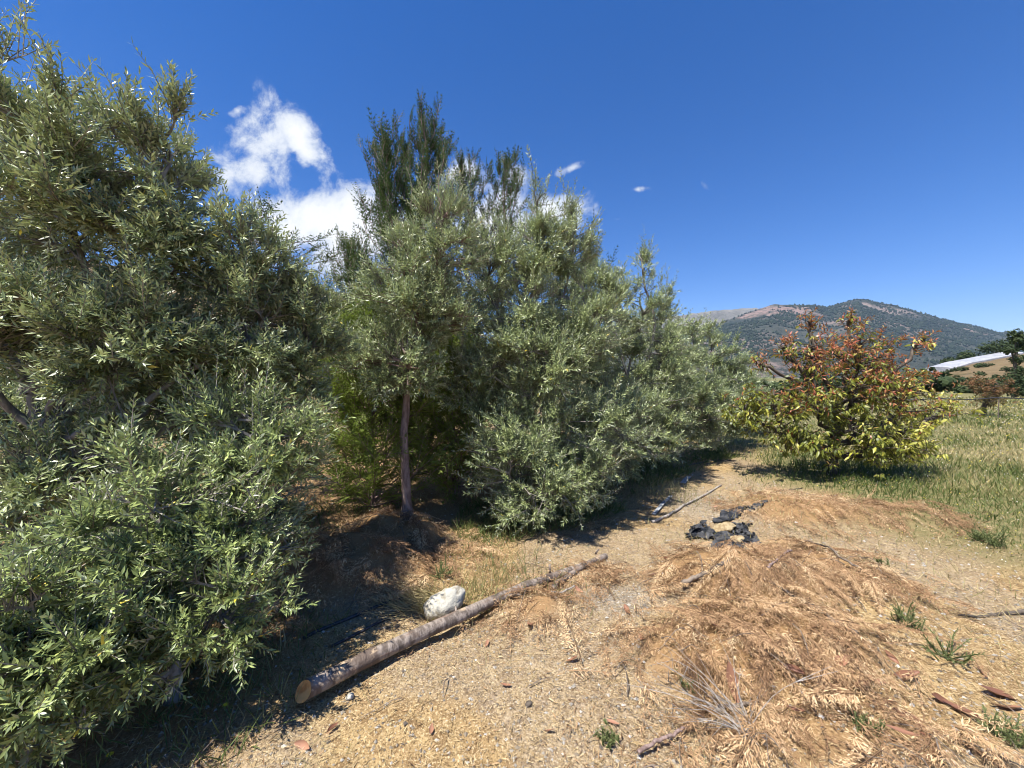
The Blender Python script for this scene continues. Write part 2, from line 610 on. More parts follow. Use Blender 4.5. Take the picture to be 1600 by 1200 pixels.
def H(x, y):
    x = np.asarray(x, float)
    y = np.asarray(y, float)
    r = np.hypot(x, y)
    near = sstep(60, 20, r)
    h = .10 * (vnoise(x, y, .45, 1) - .5) * near + .05 * (vnoise(x, y, 1.7, 2) - .5) * near
    h = h + .018 * (vnoise(x, y, 9, 3) - .5) * sstep(9, 4, r) + .012 * (vnoise(x, y, 24, 4) - .5) * sstep(6, 3, r)
    h = h * sstep(.2, 1.2, r) + mound(x, y) * (.62 + .45 * vnoise(x, y, 6, 8) + .45 * vnoise(x, y, 3.1, 9)) + sstep(.02, .08, mound(x, y)) * .07 * (vnoise(x, y, 4.2, 14) - .45)
    # earth bank along the tree row
    row = (y - 3.9) - .89 * (x + 1.06)
    h = h + .10 * sstep(-.6, .5, row) * sstep(30, 15, r)
    return h


def GREEN(x, y):
    e = 1.5 * (vnoise(x, y, .9, 11) - .5) + .8 * (vnoise(x, y, 2.6, 12) - .5)
    g = np.maximum(sstep(3.2, 5.4, x + .35 * (y - 4.5) * (y < 4.5) + e - .20 * np.maximum(y - 5.5, 0)), sstep(9.0, 10.2, y + e) * (x > 1.5))
    return g


def axis_pts(lo, hi, step, far, ratio):
    c = list(np.arange(lo, hi + 1e-6, step))
    s = step
    p = hi
    up = []
    while p < far:
        s *= ratio
        p += s
        up.append(p)
    s = step
    p = lo
    dn = []
    while p > -far:
        s *= ratio
        p -= s
        dn.append(p)
    return np.array(dn[::-1] + c + up)


def build_ground():
    xs = axis_pts(-2.2, 4.0, .035, 6000, 1.075)
    ys = axis_pts(1.2, 4.6, .035, 6000, 1.075)
    X, Y = np.meshgrid(xs, ys)
    Z = H(X, Y)
    nx, ny = len(xs), len(ys)
    V = np.stack([X, Y, Z], -1).reshape(-1, 3)
    i, j = np.meshgrid(np.arange(ny - 1), np.arange(nx - 1), indexing='ij')
    k = i * nx + j
    F = np.stack([k, k + 1, k + nx + 1, k + nx], -1).reshape(-1, 4)
    g = Geo()
    g.add(V, [F])
    o = g.build('ground', GROUND, smooth=True, kind='structure')
    me = o.data
    xf, yf = X.ravel(), Y.ravel()

    def attr(n, v):
        a = me.attributes.new(n, 'FLOAT', 'POINT')
        a.data.foreach_set('value', v.astype(np.float32))
    attr('green', GREEN(xf, yf))
    gv = np.maximum(sstep(.75, .2, np.hypot((xf - .75) / .75, (yf - 2.75) / .45)), sstep(1.1, .3, np.hypot((xf - 2.5) / .8, (yf - 4.9) / 1.1)) * .8)
    gv = np.maximum(gv, .45 * sstep(.45, .6, vnoise(xf, yf, 1.3, 21)))
    attr('gravel', gv * (1 - GREEN(xf, yf)))
    lt = np.clip(sstep(.015, .07, mound(xf, yf)), 0, 1)
    row = (yf - 3.9) - .89 * (xf + 1.06)
    lt = np.maximum(lt, .75 * sstep(-.7, .4, row) * sstep(11, 9, yf) * sstep(-6, -4, xf))
    lt = np.maximum(lt, .7 * sstep(-1.0, -1.5, xf) * sstep(4, 3, yf))
    attr('litter', lt)
    tag(o, kind='structure')


build_ground()


def grid_surface(name, X, Y, Z, material, kind='structure', smooth=True):
    ny, nx = X.shape
    V = np.stack([X, Y, Z], -1).reshape(-1, 3)
    i, j = np.meshgrid(np.arange(ny - 1), np.arange(nx - 1), indexing='ij')
    k = i * nx + j
    F = np.stack([k, k + 1, k + nx + 1, k + nx], -1).reshape(-1, 4)
    g = Geo()
    g.add(V, [F])
    return g.build(name, material, smooth=smooth, kind=kind)


# mountain: ridge line as tangents of bearing (u) and elevation
RU = (np.array([600, 900, 1020, 1090, 1125, 1150, 1180, 1210, 1242, 1265, 1291, 1314, 1340, 1372, 1405, 1437, 1470, 1502, 1535, 1561, 1600, 1700, 1900, 2300]) - 800) / 610
RV = (590 - np.array([560, 540, 525, 515, 504, 495, 484, 475, 477, 476, 480, 472.5, 467, 472, 480, 489, 498, 506, 512.5, 519, 519, 515, 530, 560])) / 610


def mount_h(u, t):
    y = 1500 + 1500 * t
    x = u * y
    rv = np.interp(u, RU, RV)
    prof = np.where(t < 1, .10 + .90 * np.clip(t, 0, 1) ** 1.25, 1 - .5 * (t - 1) ** 1.2)
    prof = np.where(t < 0.12, prof * sstep(0, .12, t), prof)
    ridge = 1 - np.abs(2 * fbm(x, y, 1 / 420., 4, 30) - 1)
    ero = (ridge - .75) * .30 * (1 - np.clip(1 - np.abs(t - 1) * 2.5, 0, 1) * .95) * sstep(0, .25, t)
    z = 3000 * rv * (prof + ero * np.clip(t, 0, 1)) + 22 * (fbm(x, y, 1 / 70., 4, 41) - .45)
    return x, y, z + 1.6 * 0


def build_mountain():
    u = np.linspace(-.35, 1.95, 420)
    t = np.concatenate([np.linspace(0, 1, 120), np.linspace(1.01, 1.3, 20)])
    U, T = np.meshgrid(u, t)
    X, Y, Z = mount_h(U, T)
    # keep the crest the highest thing on each bearing
    lim = np.interp(U, RU, RV) * Y + 14 + 26 * (fbm(X, Y, 1 / 70., 4, 3) - .45)
    Z = np.minimum(Z, lim)
    grid_surface('mountain', X, Y, Z - 2, MOUNT)
    # farther grey ridge on the left
    u = np.linspace(-.5, 1.1, 260)
    t = np.linspace(0, 1.5, 60)
    U, T = np.meshgrid(u, t)
    ru = (np.array([450, 800, 1000, 1090, 1105, 1130, 1160, 1180, 1200, 1230, 1300, 1400, 1500]) - 800) / 610
    rv = (590 - np.array([560, 535, 500, 487, 485, 482.5, 480, 480, 481, 490, 535, 570, 585])) / 610
    Y = 4200 + 1000 * T
    X = U * Y
    Z = np.interp(U, ru, rv) * 5200 * np.where(T < 1, T, 1 - .6 * (T - 1)) * (1 - .25 * (1 - np.clip(np.abs(T - 1) * -5 + 1, 0, 1)) * fbm(X, Y, 1 / 300., 4, 50)) + 40 * (fbm(X, Y, 1 / 60., 3, 52) - .45) * np.clip(T, 0, 1)
    grid_surface('far_ridge', X, Y, Z - 3, MOUNT_FAR)


build_mountain()


def forest_on_mountain():
    r = np.random.default_rng(5)
    n = 19000
    u = r.uniform(.35, 1.5, n)
    t = r.uniform(.05, 1.0, n) ** .8
    x, y, z = mount_h(u, t)
    z = np.minimum(z, np.interp(u, RU, RV) * y)
    keep = fbm(x, y, 1 / 160., 4, 61) + .25 * r.random(n) > .56
    x, y, z, t = x[keep], y[keep], z[keep], t[keep]
    n = len(x)
    s = r.uniform(3.5, 8.5, n)
    base = np.array([[1, 0, .3], [0, 1, .35], [-1, 0, .3], [0, -1, .25], [0, 0, 1.5], [0, 0, -.8]])
    V = np.stack([x, y, z + 0], -1)[:, None] + base[None] * (s[:, None, None] * (1 + .3 * r.standard_normal((n, 6, 1))))
    b = np.arange(n)[:, None] * 6
    F = np.concatenate([b + np.array([[i, (i + 1) % 4, 4]]) for i in range(4)] + [b + np.array([[(i + 1) % 4, i, 5]]) for i in range(4)])
    g = Geo()
    g.add(V, [F], np.repeat(r.random(n) * .8, 6))
    o = g.build('forest', PINE, kind='stuff')
    tag(o, 'dark green pine woodland covering the far mountain slopes', 'forest')


forest_on_mountain()


def right_hill_h(x, y):
    u = x / np.maximum(y, 1)
    # crest elevation by bearing, sinking to the left
    crest = np.interp(u, [.85, 1.0, 1.08, 1.18, 1.30, 1.5, 1.9, 2.4], [-3, 0, 3.2, 7.5, 10.8, 13, 14, 6])
    t = np.clip((y - 48) / 95., 0, 1.6)
    prof = np.where(t < 1, sstep(0, 1.05, t) * .75 + .25 * t, 1 - .6 * (t - 1))
    return crest * prof + 1.4 * (fbm(x, y, 1 / 18., 4, 71) - .45) * np.clip(t * 2, 0, 1) - .3


def build_right_hill():
    y = np.linspace(44, 190, 140)
    u = np.linspace(.8, 2.4, 170)
    U, Y = np.meshgrid(u, y)
    X = U * Y
    grid_surface('hill', X, Y, right_hill_h(X, Y), HILL_RIGHT)


build_right_hill()


def left_hill_h(x, y):
    u = x / np.maximum(y, 1)
    side = sstep(.02, -.30, u)
    d = np.hypot(x, y)
    base = np.maximum(d - 12.5, 0)
    h = np.where(base < 60, base * .26, 60 * .26 + (base - 60) * .20)
    step = .55 * np.sin(base * .9 + 3 * vnoise(x, y, .12, 81)) * sstep(0, 4, base) * sstep(70, 30, base)
    return side * (h * (1 - .25 * sstep(180, 330, d)) + step + 2.2 * (fbm(x, y, 1 / 14., 4, 83) - .45) * sstep(2, 14, base)) - .25 + .2 * sstep(0, 2, base)


def build_left_hill():
    d = 11 * np.exp(np.linspace(0, math.log(360 / 11), 170))
    u = np.radians(np.linspace(-100, 4, 200))
    U, D = np.meshgrid(u, d)
    X, Y = np.sin(U) * D, np.cos(U) * D
    Z = left_hill_h(X, np.maximum(Y, 1e-3))
    grid_surface('hillside', X, Y, Z, HILL_LEFT)


build_left_hill()


def slope_z(x, y):
    return float(left_hill_h(np.array(x), np.array(y)))


# ------------------------------------------------------------------ vegetation builders
def leaf_template(name, material, tint, wl=.22, fold=.12, curl=.12):
    """one finer leaf, unit length along +Y, upper face +Z"""
    ts = np.array([0, .12, .3, .5, .7, .88, 1])
    ws = np.array([.06, .55, .92, 1, .82, .42, .03]) * wl * .5
    V = []
    for t, w in zip(ts, ws):
        z = -curl * t * t
        V += [(-w, t, z + w * fold * 2), (0, t, z), (w, t, z + w * fold * 2)]
    F = []
    for i in range(len(ts) - 1):
        a = i * 3
        F += [(a, a + 1, a + 4, a + 3), (a + 1, a + 2, a + 5, a + 4)]
    g = Geo()
    g.add(np.array(V), [np.array(F)], tint)
    o = g.build(name, material, smooth=True)
    me = o.data
    bpy.data.objects.remove(o)
    return me


def place_leaves(parent, origin, P, D, N, L, tint, meshes, tints, name='leaf'):
    D = nrm(D)
    S = nrm(np.cross(D, N))
    N = np.cross(S, D)
    tints = np.array(tints)
    for i in range(len(P)):
        me = meshes[int(np.argmin(np.abs(tints - tint[i])))]
        o = bpy.data.objects.new(name, me)
        C.objects.link(o)
        o.parent = parent
        l = float(L[i])
        s, d, n = S[i] * l, D[i] * l, N[i] * l
        p = P[i] - origin
        o.matrix_basis = Matrix(((s[0], d[0], n[0], p[0]), (s[1], d[1], n[1], p[1]), (s[2], d[2], n[2], p[2]), (0, 0, 0, 1)))


def in_frame_size(P, L):
    d = P - np.array([0, 0, CAM_H])
    y = d[:, 1]
    u, v = d[:, 0] / np.maximum(y, .05), d[:, 2] / np.maximum(y, .05)
    ok = (y > .3) & (np.abs(u) < 1.33) & (np.abs(v) < 1.0)
    return np.where(ok, L / np.maximum(y, .05), 0)


def shoot_leaves(B, D, Ln, K, leafL, leafW, r, spread=(.6, 1.2), bend_up=.18, droop=0.0, pair=2, curl=(.02, .2), t0=.30):
    """B bases, D directions, Ln lengths: leaves in crossed pairs along curved shoots"""
    n = len(B)
    bend = r.standard_normal((n, 3)) * .16
    bend[:, 2] += bend_up - droop
    ts = t0 + (1 - t0) * np.linspace(0, 1, K) ** .8
    P = B[:, None] + D[:, None] * (Ln[:, None, None] * ts[None, :, None]) + bend[:, None] * (Ln[:, None, None] * (ts ** 2)[None, :, None])
    T = nrm(D[:, None] + 2 * bend[:, None] * ts[None, :, None])
    ref = nrm(r.standard_normal((n, 1, 3)))
    U = nrm(np.cross(T, np.broadcast_to(ref, T.shape)))
    W = np.cross(T, U)
    out = []
    ph0 = r.uniform(0, 2 * PI, (n, 1))
    for s in range(pair):
        ph = ph0 + (np.arange(K) % 2)[None] * (PI / pair) + s * 2 * PI / pair + r.normal(0, .35, (n, K))
        side = U * np.cos(ph)[..., None] + W * np.sin(ph)[..., None]
        a = r.uniform(spread[0], spread[1], (n, K)) * (1 - .35 * ts[None] ** 3)
        d = T * np.cos(a)[..., None] + side * np.sin(a)[..., None]
        d[..., 2] -= droop * .6
        d = nrm(d)
        nn = T - (T * d).sum(-1, keepdims=True) * d
        nn = nrm(nrm(nn) * .6 + np.array([0, 0, .45]) + r.normal(0, .45, nn.shape))
        l = leafL * r.uniform(.7, 1.2, (n, K)) * (1 - .3 * ts[None] ** 2)
        out.append((P, d, nn, l))
    Pa = np.concatenate([o[0].reshape(-1, 3) for o in out])
    Da = np.concatenate([o[1].reshape(-1, 3) for o in out])
    Na = np.concatenate([o[2].reshape(-1, 3) for o in out])
    La = np.concatenate([o[3].reshape(-1) for o in out])
    Wa = La * leafW * r.uniform(.8, 1.25, len(La))
    stems = np.concatenate([B[:, None], P[:, [K // 2, K - 1]]], 1)
    ci = r.uniform(curl[0], curl[1], len(La))
    return Pa, Da, Na, La, Wa, ci, stems


def skeleton(trunk, trunk_r, blobs, r, nsec, sec_r=.011):
    """limbs from the trunk to each blob, secondaries filling each blob"""
    tp = curve(trunk, 14)
    limbs, secs, sec_blob = [], [], []
    for bi, (c, rad, wt, fr) in enumerate(blobs):
        c, rad = np.array(c, float), np.array(rad, float)
        i = int(np.clip(fr * 13, 2, 13))
        s = tp[i]
        end = c + np.array([0, 0, rad[2] * .55])
        mid = s * .5 + c * .5 + r.normal(0, .10, 3) * np.linalg.norm(c - s) + np.array([0, 0, -.12 * rad[2]])
        lp = curve([s, mid, c, end], 14)
        lp[1:-1] += r.normal(0, .014, (12, 3))
        limbs.append(lp)
        ns = max(4, int(nsec * wt * .72))
        q = nrm(r.standard_normal((ns, 3))) * (r.random((ns, 1)) ** .42) * .84
        tg = c + q * rad
        for t_ in tg:
            d = np.linalg.norm(lp - t_, axis=1) + .55 * np.maximum(0, lp[:, 2] - t_[2] + .1) + .25 * np.arange(14)[::-1] / 14 * 0
            k = int(np.argmin(d[2:])) + 2
            a = lp[k]
            v = t_ - a
            m1 = a + v * .4 + r.normal(0, .07, 3) * np.linalg.norm(v) + np.array([0, 0, .10 * np.linalg.norm(v)])
            secs.append(curve([a, m1, t_], 6))
            sec_blob.append(bi)
    return tp, limbs, np.array(secs), np.array(sec_blob)


def olive(label, base, trunk, trunk_r, blobs, seed, nsec=26, shoots=7, K=11, leafL=.055, leafW=.20, shootL=(.12, .28),
          mat_leaf=None, near=0, group='olive trees in the row', simple=False, up=.45, name='olive_tree', leaders=0, bark=None, extra_trunks=()):
    r = np.random.default_rng(seed)
    mat_leaf = mat_leaf or OLIVE
    bark = bark or BARK
    base = np.array(base, float)
    base[2] = float(H(base[0], base[1])) - .02
    root = thing(name, label, 'tree', base, group)
    tp, limbs, secs, sb = skeleton([base] + [np.array(p, float) for p in trunk], trunk_r, blobs, r, nsec)
    g = Geo()
    rr = trunk_r * np.linspace(1.12, .55, 14)
    rr[0] *= 1.35
    g.add(*tubes(tp[None] + r.normal(0, .006, (1, 14, 3)), (rr * (1 + .10 * r.standard_normal(14)))[None], 9))
    tr = g.build('trunk', bark, root, smooth=True)
    for lp in limbs:
        g = Geo()
        g.add(*tubes(lp[None], (trunk_r * np.linspace(.52, .13, 14))[None], 7))
        g.build('branch', bark, root, smooth=True)
    for (pts, rad) in extra_trunks:
        g = Geo()
        q = curve(pts, 12)
        g.add(*tubes(q[None], (rad * np.linspace(1, .5, 12))[None], 7))
        g.build('branch', bark, root, smooth=True)
    # shoots on the secondaries
    cen = np.array([b[0] for b in blobs], float)
    rad = np.array([b[1] for b in blobs], float)
    wts = r.gamma(1.6, 1.0, len(secs))
    idx = np.repeat(np.arange(len(secs)), np.round(shoots * 1.30 * wts / wts.mean()).astype(int))
    k = np.minimum(r.integers(2, 7, len(idx)), 5)
    fr = r.random((len(idx), 1))
    B = secs[idx, k] * fr + secs[idx, k - 1] * (1 - fr)
    out = nrm((B - cen[sb[idx]]) / rad[sb[idx]])
    sd = nrm(secs[idx, k] - secs[idx, k - 1])
    D = nrm(out * .55 + sd * .45 + np.array([0, 0, up]) + r.normal(0, .42, B.shape))
    Ln = r.uniform(shootL[0], shootL[1], len(B))
    if leaders:
        # long upright leaders that break the outline
        top = np.argsort(-B[:, 2] + r.normal(0, .25, len(B)))[:leaders]
        Ln[top] *= r.uniform(1.3, 2.1, leaders)
        D[top] = nrm(D[top] * .5 + np.array([0.1, 0, 1.0]))
    ok = B[:, 2] + D[:, 2] * Ln > .05
    B, D, Ln = B[ok], D[ok], Ln[ok]
    P, Dl, N, L, W, cu, stems = shoot_leaves(B, D, Ln, K, leafL, leafW, r)
    gz = H(P[:, 0], P[:, 1])
    ok = (P[:, 2] > gz + .01) & (P[:, 2] + Dl[:, 2] * L > gz + .01) & (r.random(len(P)) > .06)
    P, Dl, N, L, W, cu = [a[ok] for a in (P, Dl, N, L, W, cu)]
    ti = np.clip(r.normal(.45, .26, len(P)), 0, .96)
    ti[r.random(len(P)) < .004] = 1.0
    if near:
        sz = in_frame_size(P, L)
        o = np.argsort(-sz)[:near]
        sel = np.zeros(len(P), bool)
        sel[o] = True
        tv = [.15, .3, .4, .5, .6, .75, .9, 1.0]
        ms = [leaf_template('leaf', mat_leaf, q, leafW * 1.05, .15, .10 + .02 * i) for i, q in enumerate(tv)]
        place_leaves(root, base, P[sel], Dl[sel], N[sel], L[sel], ti[sel], ms, tv)
        ns = ~sel
        P, Dl, N, L, W, cu, ti = [a[ns] for a in (P, Dl, N, L, W, cu, ti)]
    g = Geo()
    V, F = leaves(P, Dl, N, L, W * (1.15 if simple else 1), cu, simple=simple)
    g.add(V, F, np.repeat(ti, 4 if simple else 6))
    g.build('foliage', mat_leaf, root, kind='stuff')
    g = Geo()
    g.add(*tubes(secs, np.linspace(.010, .0035, 6)[None].repeat(len(secs), 0) * (.7 + .3 * trunk_r / .05), 3 if simple else 4))
    if simple:
        stems = stems[r.random(len(stems)) < (.75 if base[1] < 3 else .5)]
    g.add(*tubes(stems, np.array([[.0032, .0024, .001]]).repeat(len(stems), 0), 3))
    g.build('twigs', bark, root, kind='stuff')
    return root


def sprays(P, D, N, L, K, wl, r, sub=0, sub_n=5, ang=.75, droop=.1, tw=.16, lenf=.42):
    """flat feathery sprays: a rib with paired twiglets (and finer ones on those)"""
    n = len(P)
    D = nrm(D)
    S = nrm(np.cross(D, N))
    N = np.cross(S, D)
    ts = np.linspace(.08, .97, K)
    rib = P[:, None] + D[:, None] * (L[:, None, None] * ts[None, :, None]) - N[:, None] * (L[:, None, None] * droop * (ts ** 2)[None, :, None])
    oP, oD, oN, oL, oW = [], [], [], [], []
    T = nrm(D[:, None] - 2 * droop * N[:, None] * ts[None, :, None])
    for s in (-1, 1):
        a = ang + r.normal(0, .12, (n, K))
        d = T * np.cos(a)[..., None] + s * S[:, None] * np.sin(a)[..., None] - N[:, None] * .15 + r.normal(0, .10, (n, K, 3))
        d = nrm(d)
        l = L[:, None] * lenf * (1.05 - .8 * ts[None]) * r.uniform(.7, 1.2, (n, K))
        nn = np.broadcast_to(N[:, None], d.shape) + r.normal(0, .3, d.shape)
        oP.append(rib.reshape(-1, 3)); oD.append(d.reshape(-1, 3)); oN.append(nn.reshape(-1, 3)); oL.append(l.ravel()); oW.append((l * tw).ravel())
    oI = [np.repeat(np.arange(n), K)] * 2 + [np.arange(n)]
    # the tip
    oP.append(rib[:, -1]); oD.append(T[:, -1]); oN.append(N); oL.append(L * .14); oW.append(L * .14 * .22)
    P1, D1, N1, L1, W1, I1 = [np.concatenate(q) for q in (oP, oD, oN, oL, oW, oI)]
    if sub:
        m = len(P1)
        t2 = np.linspace(.2, .92, sub_n)
        S1 = nrm(np.cross(D1, N1))
        ps = P1[:, None] + D1[:, None] * (L1[:, None, None] * t2[None, :, None])
        xs = [[P1], [D1], [N1], [L1], [W1 * .45]]
        for s in (-1, 1):
            a = .7 + r.normal(0, .15, (m, sub_n))
            d = D1[:, None] * np.cos(a)[..., None] + s * S1[:, None] * np.sin(a)[..., None] + r.normal(0, .14, (m, sub_n, 3))
            l = L1[:, None] * .42 * (1.1 - .75 * t2[None]) * r.uniform(.7, 1.2, (m, sub_n))
            xs[0].append(ps.reshape(-1, 3)); xs[1].append(d.reshape(-1, 3))
            xs[2].append((np.broadcast_to(N1[:, None], d.shape) + r.normal(0, .4, d.shape)).reshape(-1, 3))
            xs[3].append(l.ravel()); xs[4].append((l * wl).ravel())
        P1, D1, N1, L1, W1 = [np.concatenate(q) for q in xs]
        I1 = np.concatenate([I1] + [np.repeat(I1, sub_n)] * 2)
    ribs = np.concatenate([P[:, None], rib[:, [K // 2, K - 1]]], 1)
    return P1, D1, N1, L1, W1, ribs, I1


def cypress(label, base, height, prof, seed, nbr=80, lean=(0, 0), mat_leaf=None, trunk_r=.05, asc=.9, droop_tip=0.0, group='cypress trees behind the olive row',
            per=11, sprayL=(.14, .30), cat='tree', bottom=.05, fork=None):
    """ascending branches clothed in fine sprays. prof: fraction of height -> radius"""
    r = np.random.default_rng(seed)
    mat_leaf = mat_leaf or CYP
    base = np.array(base, float)
    base[2] = float(H(base[0], base[1])) - .02
    root = thing('cypress_tree', label, cat, base, group)
    lean = np.array([lean[0], lean[1], 0.])
    ts = np.linspace(0, 1, 14)
    tp = base + np.array([0, 0, height])[None] * ts[:, None] + lean * (ts ** 1.5)[:, None] + r.normal(0, .012, (14, 3))
    g = Geo()
    g.add(*tubes(tp[None], (trunk_r * (1.05 - .95 * ts))[None], 8))
    g.build('trunk', BARK_CYP, root, smooth=True)
    h = bottom + (1 - bottom) * (np.arange(nbr) + r.random(nbr)) / nbr * .97
    az = np.arange(nbr) * 2.399 + r.normal(0, .4, nbr)
    rad = np.interp(h, prof[0], prof[1]) * r.uniform(.65, 1.2, nbr)
    ctr = base + np.stack([0 * h, 0 * h, h * height], -1) + lean * (h ** 1.5)[:, None]
    hd = np.stack([np.cos(az), np.sin(az), 0 * az], -1)
    if fork:
        second = (np.arange(nbr) % 2 == 1) & (h > .5)
        q2 = np.clip((h - .5) / .5, 0, 1)
        ctr[second, 0] += fork[0] * q2[second] ** .8
        ctr[second, 2] -= (h[second] - .5) * height * (1 - fork[1])
        rad = np.where(h > .5, rad * .95, rad)
        s2 = np.linspace(0, 1, 8)
        f2 = base + np.array([0, 0, height]) * .5 + lean * .35 + np.stack([fork[0] * s2 ** .8, 0 * s2, s2 * .5 * height * fork[1]], -1)
        g = Geo()
        g.add(*tubes(f2[None], (trunk_r * .5 * (1 - .9 * s2))[None], 7))
        g.build('trunk_fork', BARK_CYP, root, smooth=True)
    rise = asc * rad + .12
    q = np.linspace(0, 1, 6)
    br = ctr[:, None] + hd[:, None] * (rad[:, None] * (q ** .85)[None])[..., None]
    br[..., 2] += rise[:, None] * (q ** 1.3)[None] - droop_tip * rad[:, None] * (q ** 3)[None]
    br += r.normal(0, .018, br.shape)
    gz = H(br[..., 0], br[..., 1])
    br[..., 2] = np.maximum(br[..., 2], gz + .03)
    # sprays along branches
    idx = np.repeat(np.arange(nbr), per)
    f = (.06 + .94 * r.random(len(idx)) ** .8) * 4.99
    f = np.concatenate([f, np.full(nbr, 4.98)])
    idx = np.concatenate([idx, np.arange(nbr)])
    k = f.astype(int)
    P = br[idx, k] * (1 - (f - k))[:, None] + br[idx, k + 1] * (f - k)[:, None]
    d = nrm(br[idx, k + 1] - br[idx, k])
    sd = r.normal(0, .42, P.shape)
    D = nrm(d + sd + np.array([0, 0, .45 * asc]))
    N = nrm(np.array([0, 0, 1.]) + r.normal(0, .6, P.shape) + .5 * hd[idx])
    L = r.uniform(sprayL[0], sprayL[1], len(P)) * (1.15 - .25 * h[idx] ** 2)
    D = nrm(D + np.array([0, 0, 1.0]) * (sstep(.55, 1., h[idx]) * .55 * min(asc, 1.2))[:, None])
    # leader sprays at the tip
    P1, D1, N1, L1, W1, ribs, I1 = sprays(P, D, N, L, 6, .22, r, sub=1, sub_n=2, tw=.20, ang=.62, lenf=.42)
    ok = P1[:, 2] > H(P1[:, 0], P1[:, 1]) + .01
    P1, D1, N1, L1, W1, I1 = [a[ok] for a in (P1, D1, N1, L1, W1, I1)]
    W1 = np.clip(W1, .009, .016)
    g = Geo()
    V, F = leaves(P1, D1, N1, L1, W1, .1, simple=True)
    t0 = np.clip(r.normal(.45, .15, len(P))[I1] + r.normal(0, .14, len(P1)), 0, 1)
    g.add(V, F, np.repeat(t0, 4))
    g.build('foliage', mat_leaf, root, kind='stuff')
    g = Geo()
    g.add(*tubes(br, np.linspace(.008, .0025, 6)[None].repeat(nbr, 0), 4))
    g.add(*tubes(ribs, np.array([[.003, .002, .001]]).repeat(len(ribs), 0), 3))
    g.build('branches', BARK_CYP, root, kind='stuff')
    return root


# ------------------------------------------------------------------ olives
olive('tall olive tree with a leaning grey trunk and dense crown at the left edge', (-2.72, 2.42, 0),
      [(-2.74, 2.42, .35), (-2.80, 2.42, .75), (-2.98, 2.45, 1.15), (-3.02, 2.45, 1.5)], .05,
      [((-2.62, 2.35, 2.65), (.62, .62, .85), 1.5, 1.0), ((-3.25, 2.45, 2.95), (.65, .65, .9), 1.3, 1.0), ((-2.2, 2.5, 2.72), (.36, .5, .72), 1.1, .9), ((-2.55, 2.25, 1.0), (.5, .45, .38), .7, .6), ((-3.25, 2.4, .7), (.55, .5, .45), .7, .5),
       ((-1.80, 2.75, 1.92), (.46, .5, .50), 1.1, .8), ((-1.86, 2.8, 2.35), (.34, .45, .42), .8, .9), ((-2.9, 2.2, 1.85), (.62, .5, .42), 1.0, .9), ((-2.25, 2.3, 1.75), (.5, .42, .45), .9, .8),
       ((-1.62, 3.05, 1.75), (.40, .4, .55), 1.0, .6), ((-2.45, 2.7, 1.45), (.6, .5, .42), 1.0, .6), ((-3.3, 2.6, 1.1), (.5, .5, .5), .5, .5)], 11,
      nsec=44, shoots=15, leafL=.056, leafW=.22, simple=True, mat_leaf=OLIVE, near=300, leaders=30, shootL=(.12, .27),
      extra_trunks=[([(-2.80, 2.42, .75), (-2.90, 2.38, 1.0), (-2.86, 2.36, 1.3)], .035)])
olive('low bushy olive with bright green leaves hanging to the ground nearest the camera', (-1.72, 1.95, 0),
      [(-1.72, 1.97, .2), (-1.75, 1.98, .42)], .035,
      [((-1.76, 1.95, .86), (.60, .55, .46), 1.5, 1.0), ((-1.42, 2.08, .84), (.38, .42, .40), .9, .9), ((-1.88, 1.52, .48), (.44, .36, .38), 1.2, .8),
       ((-2.1, 1.85, .62), (.45, .5, .45), .9, .8), ((-1.38, 1.85, .50), (.28, .32, .28), .5, .7), ((-1.52, 2.28, 1.22), (.50, .38, .36), 1.1, 1.0), ((-1.95, 1.55, .34), (.42, .34, .30), .7, .4), ((-1.74, 1.74, .38), (.34, .30, .26), .7, .5)], 12,
      nsec=40, shoots=12, leafL=.05, leafW=.22, simple=True, mat_leaf=OLIVE_NEAR, near=300, shootL=(.09, .23), leaders=12)
olive('slim olive with a bare straight pinkish trunk standing behind the white stone', (-1.06, 3.92, 0),
      [(-1.07, 3.92, .5), (-1.09, 3.93, 1.0), (-1.06, 3.95, 1.55), (-1.0, 3.95, 1.9)], .048,
      [((-1.02, 3.95, 2.45), (.55, .6, .75), 1.3, 1.0), ((-.72, 4.0, 3.0), (.42, .5, .68), .9, 1.0), ((-.70, 4.05, 2.15), (.48, .5, .62), .9, 1.0), ((-1.30, 3.8, 1.75), (.40, .45, .38), .7, .9), ((-1.0, 3.75, 1.72), (.42, .4, .36), .6, .9)], 13,
      nsec=46, shoots=13, leafL=.056, simple=True, bark=BARK_CYP, leaders=16)
